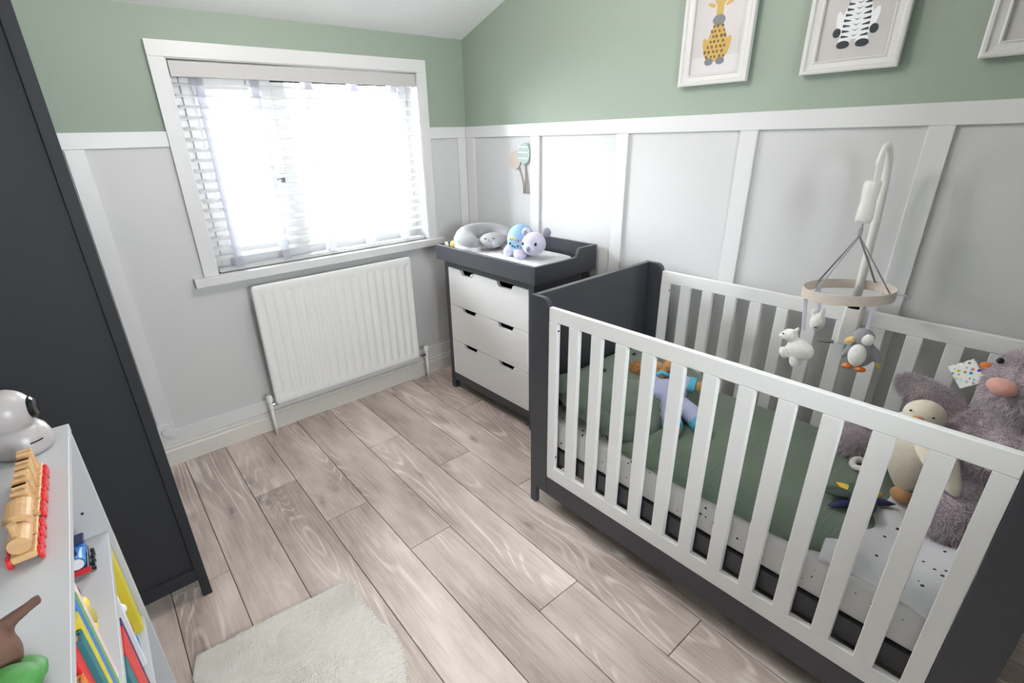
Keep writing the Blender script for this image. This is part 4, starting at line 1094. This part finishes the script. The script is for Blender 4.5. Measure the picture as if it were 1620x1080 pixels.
# wooden train
wt2 = thing('wooden_train', sp(.045, .29, 1.0), 'wooden pull-along train with red wheels on top of the bookshelf', 'toy train')
def wheel(d, l, car):
    c = sp(d, l, 1.0095)
    MB().lathe([(.004, 0), (.0088, .0006), (.0092, .003), (.0088, .0054), (.004, .006)], c, 16, Matrix.Rotation(math.radians(90), 4, 'Y').to_3x3()).build('wheel', M_red, car, smooth=False)
def train_base(l0, l1, nm):
    car = MB().box(.028, .054, l0, l1, 1.010, 1.020, M=SM).build(nm, M_wood, wt2, bevel=.002)
    for l in (l0+.010, l1-.010):
        wheel(.029, l, car); wheel(.060, l, car)
    return car
lpos = [.175, .213, .252, .292, .336]
def lshape(car, l0, kind):
    for (a, b_) in kind:
        m = MB(); w = .008
        d0, d1 = .032, .050
        v = []
        m.prism([(a[0]+l0-w/2, 1.020+a[1]), (a[0]+l0+w/2, 1.020+a[1]), (b_[0]+l0+w/2, 1.020+b_[1]), (b_[0]+l0-w/2, 1.020+b_[1])], d0, d1, 'x', M=SM)
        m.build('letter_bar', M_wood, car, bevel=.0012)
K_N = [((.006, 0), (.006, .034)), ((.026, 0), (.026, .034)), ((.026, 0), (.006, .034))]
K_V = [((.016, 0), (.005, .034)), ((.016, 0), (.028, .034))]
K_I = [((.010, 0), (.010, .034)), ((.020, 0), (.020, .034))]
for l, k in zip(lpos[:4], (K_I, K_N, K_V, K_N)):
    car = train_base(l, l+.034, 'letter_car'); lshape(car, l, k)
car = train_base(.338, .380, 'tender')
MB().box(.032, .050, .342, .376, 1.020, 1.045, M=SM).build('cab', M_wood, car, bevel=.002)
arc_ = [(.026+.015*(1-math.cos(math.pi*k/8)), 1.045+.010*math.sin(math.pi*k/8)) for k in range(9)]
MB().prism([(a, b_) for a, b_ in arc_], .336, .382, 'y', M=SM).build('curved_roof', M_wood, car)
car = train_base(.384, .424, 'engine')
MB().tube([sp(.041, .384, 1.032), sp(.041, .420, 1.032)], .012, 16).build('boiler', M_wood, car, smooth=False)
MB().tube([sp(.041, .410, 1.04), sp(.041, .410, 1.060)], .005, 12).build('funnel', M_wood, car, smooth=False)
# twiggy brown toy
tw = thing('twig_figure_toy', sp(.045, .56, 1.0), 'brown twig-like toy on a green leafy base on the bookshelf top', 'toy')
c0 = sp(.048, .605, 1.0)
b_ = MB(); b_.ell(c0+Vector((-.01, .0, .035)), (.03, .026, .036), n=18, m=12); b_.tube([c0+Vector((-.01, 0, .045)), c0+Vector((.01, .012, .055)), c0+Vector((.042, .026, .060))], [.012, .008, .005], 10)
b_.tube([c0+Vector((-.01, 0, .05)), c0+Vector((-.03, .016, .07)), c0+Vector((-.06, .02, .075))], [.012, .008, .005], 10)
remesh(b_.build('trunk', M_brown, tw, smooth=True), .004, 2)
g2 = MB(); g2.ell(c0+Vector((.004, -.038, .022)), (.030, .022, .020), n=18, m=10); g2.ell(c0+Vector((-.028, -.045, .022)), (.026, .02, .02), n=18, m=10); g2.ell(c0+Vector((.0, -.02, .012)), (.035, .03, .012), n=18, m=10)
remesh(g2.build('leaf_base', M_leaf, tw, smooth=True), .004, 2)
MB().ell(c0+Vector((.022, -.066, .012)), (.022, .014, .010), (0, 0, .4), 16, 10).build('toadstool', M_brown, tw, smooth=True)
MB().box(-.006, .006, -.005, .005, 0, .05, M=Matrix.Translation(c0+Vector((-.02, .045, 0)))).build('white_post', M_furn, tw, bevel=.002)

# toy engine on the second shelf
te = thing('toy_engine', sp(.055, .10, .746), 'small blue toy engine with dark cab on the second shelf', 'toy train')
e0 = .746
MB().box(.036, .066, .068, .140, e0+.012, e0+.020, M=SM).build('chassis', M_black, te, bevel=.002)
MB().box(.037, .065, .072, .096, e0+.020, e0+.046, M=SM).build('cab', M_blue2, te, bevel=.002)
MB().box(.034, .068, .068, .100, e0+.046, e0+.052, M=SM).build('cab_roof', M_navy, te, bevel=.002)
MB().tube([sp(.051, .094, e0+.032), sp(.051, .136, e0+.032)], .014, 18).build('boiler', M_blue2, te, smooth=False)
MB().tube([sp(.051, .124, e0+.044), sp(.051, .124, e0+.056)], .005, 12).build('funnel', M_navy, te)
MB().tube([sp(.051, .1365, e0+.032), sp(.051, .139, e0+.032)], .011, 18).build('front_plate', M_pillow_w, te)
MB().box(.034, .068, .139, .143, e0+.010, e0+.020, M=SM).build('buffer_beam', M_red, te)
for l in (.082, .104, .126):
    for d in (.034, .062): MB().lathe([(.008, 0), (.008, .006)], sp(d, l, e0+.008), 14, Matrix.Rotation(math.radians(90), 4, 'Y').to_3x3()).build('wheel', M_black, te)
yf = thing('yellow_figure_toy', sp(.055, .27, .746), 'small yellow toy figure with brown top on the second shelf', 'toy')
c1 = sp(.050, .275, .746)
b_ = MB(); b_.ell(c1+Vector((0, 0, .026)), (.016, .022, .026), n=18, m=12); b_.ell(c1+Vector((.004, .022, .03)), (.012, .018, .012), n=14, m=8); b_.ell(c1+Vector((.008, -.024, .012)), (.012, .016, .010), n=14, m=8)
remesh(b_.build('body', M_yellow, yf, smooth=True), .003, 3)
MB().ell(c1+Vector((-.006, .026, .056)), (.016, .018, .020), n=16, m=10).build('head', M_brown, yf, smooth=True)
MB().ell(c1+Vector((.012, -.006, .022)), (.010, .018, .018), n=14, m=8).build('belly', pm('olive_patch', (168, 156, 84), .7), yf, smooth=True)

# books
def book(d0, l0, l1, z0, h, depth, cover, label, near=None, lean=0.0, spine=None):
    t = thing('book', sp(d0+depth/2, (l0+l1)/2, z0), label, 'book', 'children\'s books on the bookshelf')
    L_ = Matrix.Translation((0, l0, z0)) @ Matrix.Rotation(lean, 4, 'X') @ Matrix.Translation((0, -l0, -z0))
    MM = SM @ L_
    MB().box(d0, d0+depth, l0, l0+.003, z0, z0+h, M=MM).build('front_cover', cover, t, bevel=.0008)
    MB().box(d0, d0+depth, l1-.003, l1, z0, z0+h, M=MM).build('back_cover', near or cover, t, bevel=.0008)
    MB().box(d0, d0+.003, l0+.003, l1-.003, z0, z0+h, M=MM).build('spine', spine or cover, t)
    MB().box(d0+.003, d0+depth-.004, l0+.003, l1-.003, z0+.003, z0+h-.004, M=MM).build('pages', M_page, t)
z3 = .493
book(.010, .018, .062, z3, .215, .20, M_blue2, 'thick lime book with blue covers against the side of the bookshelf', near=M_lime, spine=M_lime)
book(.014, .150, .162, z3, .19, .18, M_pillow_w, 'thin white book on the third shelf beside the navy one', spine=M_pillow_w)
book(.010, .232, .246, z3, .205, .19, M_purple, 'purple and navy book on the third shelf', spine=M_navy)
book(.010, .248, .318, z3, .20, .18, M_redcov, 'thick red board book on the third shelf', spine=M_redcov)
book(.010, .322, .365, z3, .20, .19, M_teal, 'teal picture book nearest the camera on the third shelf', spine=M_teal)
z2 = .746
book(.012, .405, .418, z2, .19, .18, M_pink, 'pale pink book on the second shelf', spine=M_pink)
book(.012, .420, .434, z2, .185, .18, M_bgreen, 'green book on the second shelf next to the pink one', spine=M_bgreen)
book(.012, .436, .452, z2, .19, .18, M_blue2, 'blue book on the second shelf beside the green one', spine=M_blue2)
book(.012, .454, .470, z2, .18, .18, M_lime, 'lime book on the second shelf nearest the camera', spine=M_lime)
cols = [(M_teal, 'teal'), (M_redcov, 'red'), (M_bluepanel, 'pale blue'), (M_orange, 'orange')]
l_ = .474
for i, (c_, n_3) in enumerate(cols):
    w_ = (.022, .03, .018, .026)[i % 4]
    book(.012+.006*(i % 3), l_, l_+w_, z2, .165+.02*((i*5) % 3), .18, c_, '%s children\'s book in the nearer half of the second shelf row' % n_3); l_ += w_+.002
rf2 = thing('red_and_blue_toy', sp(.05, .115, z3), 'small red and blue toy figure between books on the third shelf', 'toy')
c2 = sp(.035, .112, z3)
MB().lathe([(.016, 0), (.018, .03), (.014, .055)], c2, 16).build('blue_body', M_blue2, rf2, smooth=False)
MB().lathe([(.017, .055), (.016, .09), (.008, .11)], c2, 16).build('red_hood', M_red, rf2, smooth=False)
MB().ell(c2+Vector((.010, -.004, .125)), (.012, .012, .012), n=14, m=8).build('white_top', M_pillow_w, rf2, smooth=True)
